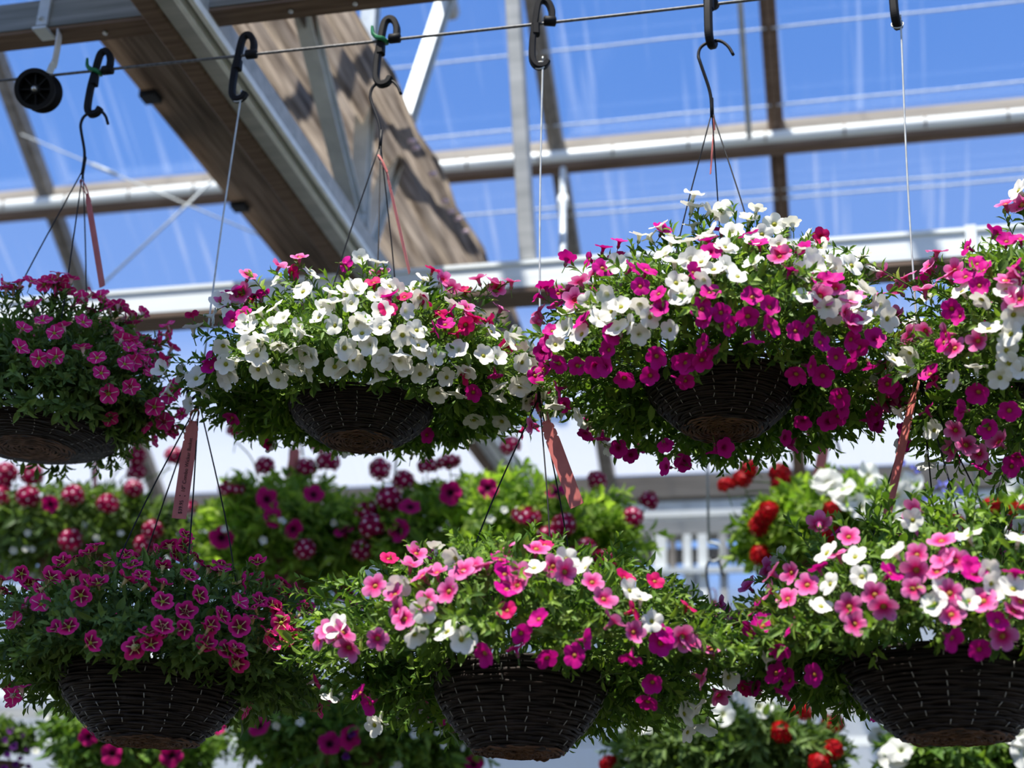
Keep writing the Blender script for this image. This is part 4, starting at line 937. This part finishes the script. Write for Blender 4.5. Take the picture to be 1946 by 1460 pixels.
BB[4] = back_basket('basket of white petunias, red verbenas and blue lobelia behind the lower pink and white basket', (1590, 1010), 185, 915, 1120, 0, M_leafbright,
  [('r', z4(*c6, [(1510,505),(1260,690),(1840,550),(1440,620),(1760,940),(1650,1080),(1650,1370),(1880,640)]) + [(1486, 909), (1581, 970), (1578, 1010), (1460, 985)]),
   ('w', [(1567,925),(1574,930),(1650,916),(1710,945),(1697,950),(1725,930),(1605,958),(1633,966),(1600,940),(1690,985)]),
   ('b', z4(*O3, [(1290,1220),(1440,1310),(1460,1350),(1350,1390),(1550,1350),(1240,1200),(1480,1310),(1320,1240),(1420,1330),(1500,1370),(1380,1400)]))], .050, .020, 300, 800)
BB[5] = back_basket('basket of red verbenas and white petunias at the picture edge behind the dark wires', (1975, 1010), 115, 935, 1090, 0, M_leafbright,
  [('r', [(1893, 970), (1940, 977), (1826, 1000), (1960, 1000)]), ('w', [(1942, 941), (1965, 960), (1935, 1010)])], .050, .020, 160, 400)
BB[10] = back_basket('dark basket of violet lobelia in the lower corner beside the dark-star wicker bowl', (-5, 1420), 62, 1370, 1520, 0, M_leafdull,
  [('n', z4(*Q1, [(60,1340),(100,1290),(30,1380),(90,1400),(20,1310),(120,1350),(70,1430),(130,1440),(15,1450),(45,1270)]))], .034, .014, 160, 300)
BB[6] = back_basket('lower basket with dark-eyed petunias hanging behind the dark-star wicker bowl', (250, 1415), 165, 1330, 1520, 0, M_leaf,
  [('D', z4(*Q1, [(520,1280),(645,1360),(960,1370)])), ('s', z4(*Q1, [(420,1165),(300,1200),(240,1350)]))], .046, .019, 240, 500)
BB[7] = back_basket('lower basket of dark-eyed petunias and small white flowers behind the pink basket bowl', (680, 1410), 240, 1290, 1520, 0, M_leaf,
  [('D', z4(*Q1, [(1305,1175),(1500,1230),(1880,1310),(1870,1100),(1270,1230)]) + z4(*Q2, [(720,1410),(600,1200),(50,1280)])), ('V', z4(*Q2, [(430,1110)])),
   ('s', z4(*Q1, [(1720,1210),(1590,1230)]) + z4(*Q2, [(400,1270),(530,1260),(560,1320),(315,1415),(440,1220),(440,1150),(660,1330),(290,1430),(395,1225)])), ('n', z4(*Q2, [(30,1370),(60,1265)]))], .046, .019, 360, 800)
BB[8] = back_basket('dark lower basket with white petunias on top and red verbenas, between two front bowls', (1385, 1440), 215, 1345, 1540, 0, M_leafdull,
  [('w', z4(*Q3, [(400,1110),(430,1150),(235,1190),(360,1060)]) + [(1233, 1385)]), ('r', z4(*Q3, [(665,1180),(550,1280),(830,1250),(820,1360),(750,1420)]) + [(1170, 1450)])], .046, .018, 340, 800)
BB[9] = back_basket('lower basket of white petunias half hidden by the large wicker bowl', (1830, 1440), 150, 1375, 1540, 0, M_leaf,
  [('w', z4(*Q3, [(1900,1310),(1880,1290),(1230,1390),(1150,1310),(1270,1360),(1920,1380)]))], .046, .019, 220, 500)

# drop wires of the row behind hang from the white rail and end in the baskets' wires
bdrop = [(1, (188, 800), 'thin drop wire from the white rail to the dark green verbena basket'), (2, (560, 812), 'thin drop wire from the white rail behind the mostly white basket'),
         (3, (748, 935), 'white drop wire in front of the whitish panes, over the dotted verbenas'), (5, (1857, 950), 'white drop wire beside the dark red tag, over the red verbenas'), (4, (1568, 800), 'thin drop wire from the white rail behind the white and magenta basket'),
         (8, (1347, 1030), 'white drop wire ending at a loop, between the dotted and the red verbenas')]
def at_rail(p): return np.array([p[0], RY - .005, RH - .062])
for k, (jx, jy), lab in bdrop:
    root, D, c = BB[k]; j = at_y(jx, jy, GY); root2 = empty('drop_wire', (j[0], GY, j[2]), lab, 'wire', 'drop wires of the row behind')
    g = Geo(); tube(g, [at_rail(j), j * .5 + at_rail(j) * .5, j], .0042, 6); part('line', g, M_wire, root2)
    g = Geo(); tube(g, smoothpath([j + (0, 0, -.002), j + (.03, 0, -.012), j + (.034, 0, -.045), j + (.012, 0, -.06), j + (0, 0, -.052)], 5), .0046, 6); part('foot_loop', g, M_wire, root2)
    t = j + np.array([.008, 0, -.056]); g = Geo()
    e0 = t + np.array([-.002, 0, -.14])
    tube(g, smoothpath([t + (.030, 0, -.045), t + (.018, 0, .0), t + (.0, 0, .006), t + (-.016, 0, -.02), t + (-.012, 0, -.08), e0], 5), .0036, 8); part('wire_hook', g, M_blackwire, root, True, 'black wire hook')
    for a in (2.8, 1.2, 5.0):
        g = Geo(); e = np.array([c[0] + .13 * math.cos(a), GY + .13 * math.sin(a), c[2] - .02])
        tube(g, [e0, e0 * .5 + e * .5, e], .0018, 5); part('hanger_wire', g, M_blackwire, root)
price_tag((186, 838), (178, 962), GY - .05, .026, 1.05, 'red price tag seen nearly on edge over the dark green verbenas', (3, -14), grp='coral price tags of the row behind')
price_tag((562, 852), (553, 908), GY - .05, .034, .1, 'coral price tag among the dotted verbenas below the mostly white basket', (0, -14), grp='coral price tags of the row behind')
price_tag((1574, 806), (1556, 905), GY - .05, .034, .45, 'light coral price tag over the white petunias and red verbenas', (4, -16), grp='coral price tags of the row behind')
price_tag((1357, 1140), (1360, 1248), GY - .05, .030, .5, 'coral price tag hanging below the black wire hook before the rear wall', (-4, -22), grp='coral price tags of the row behind')
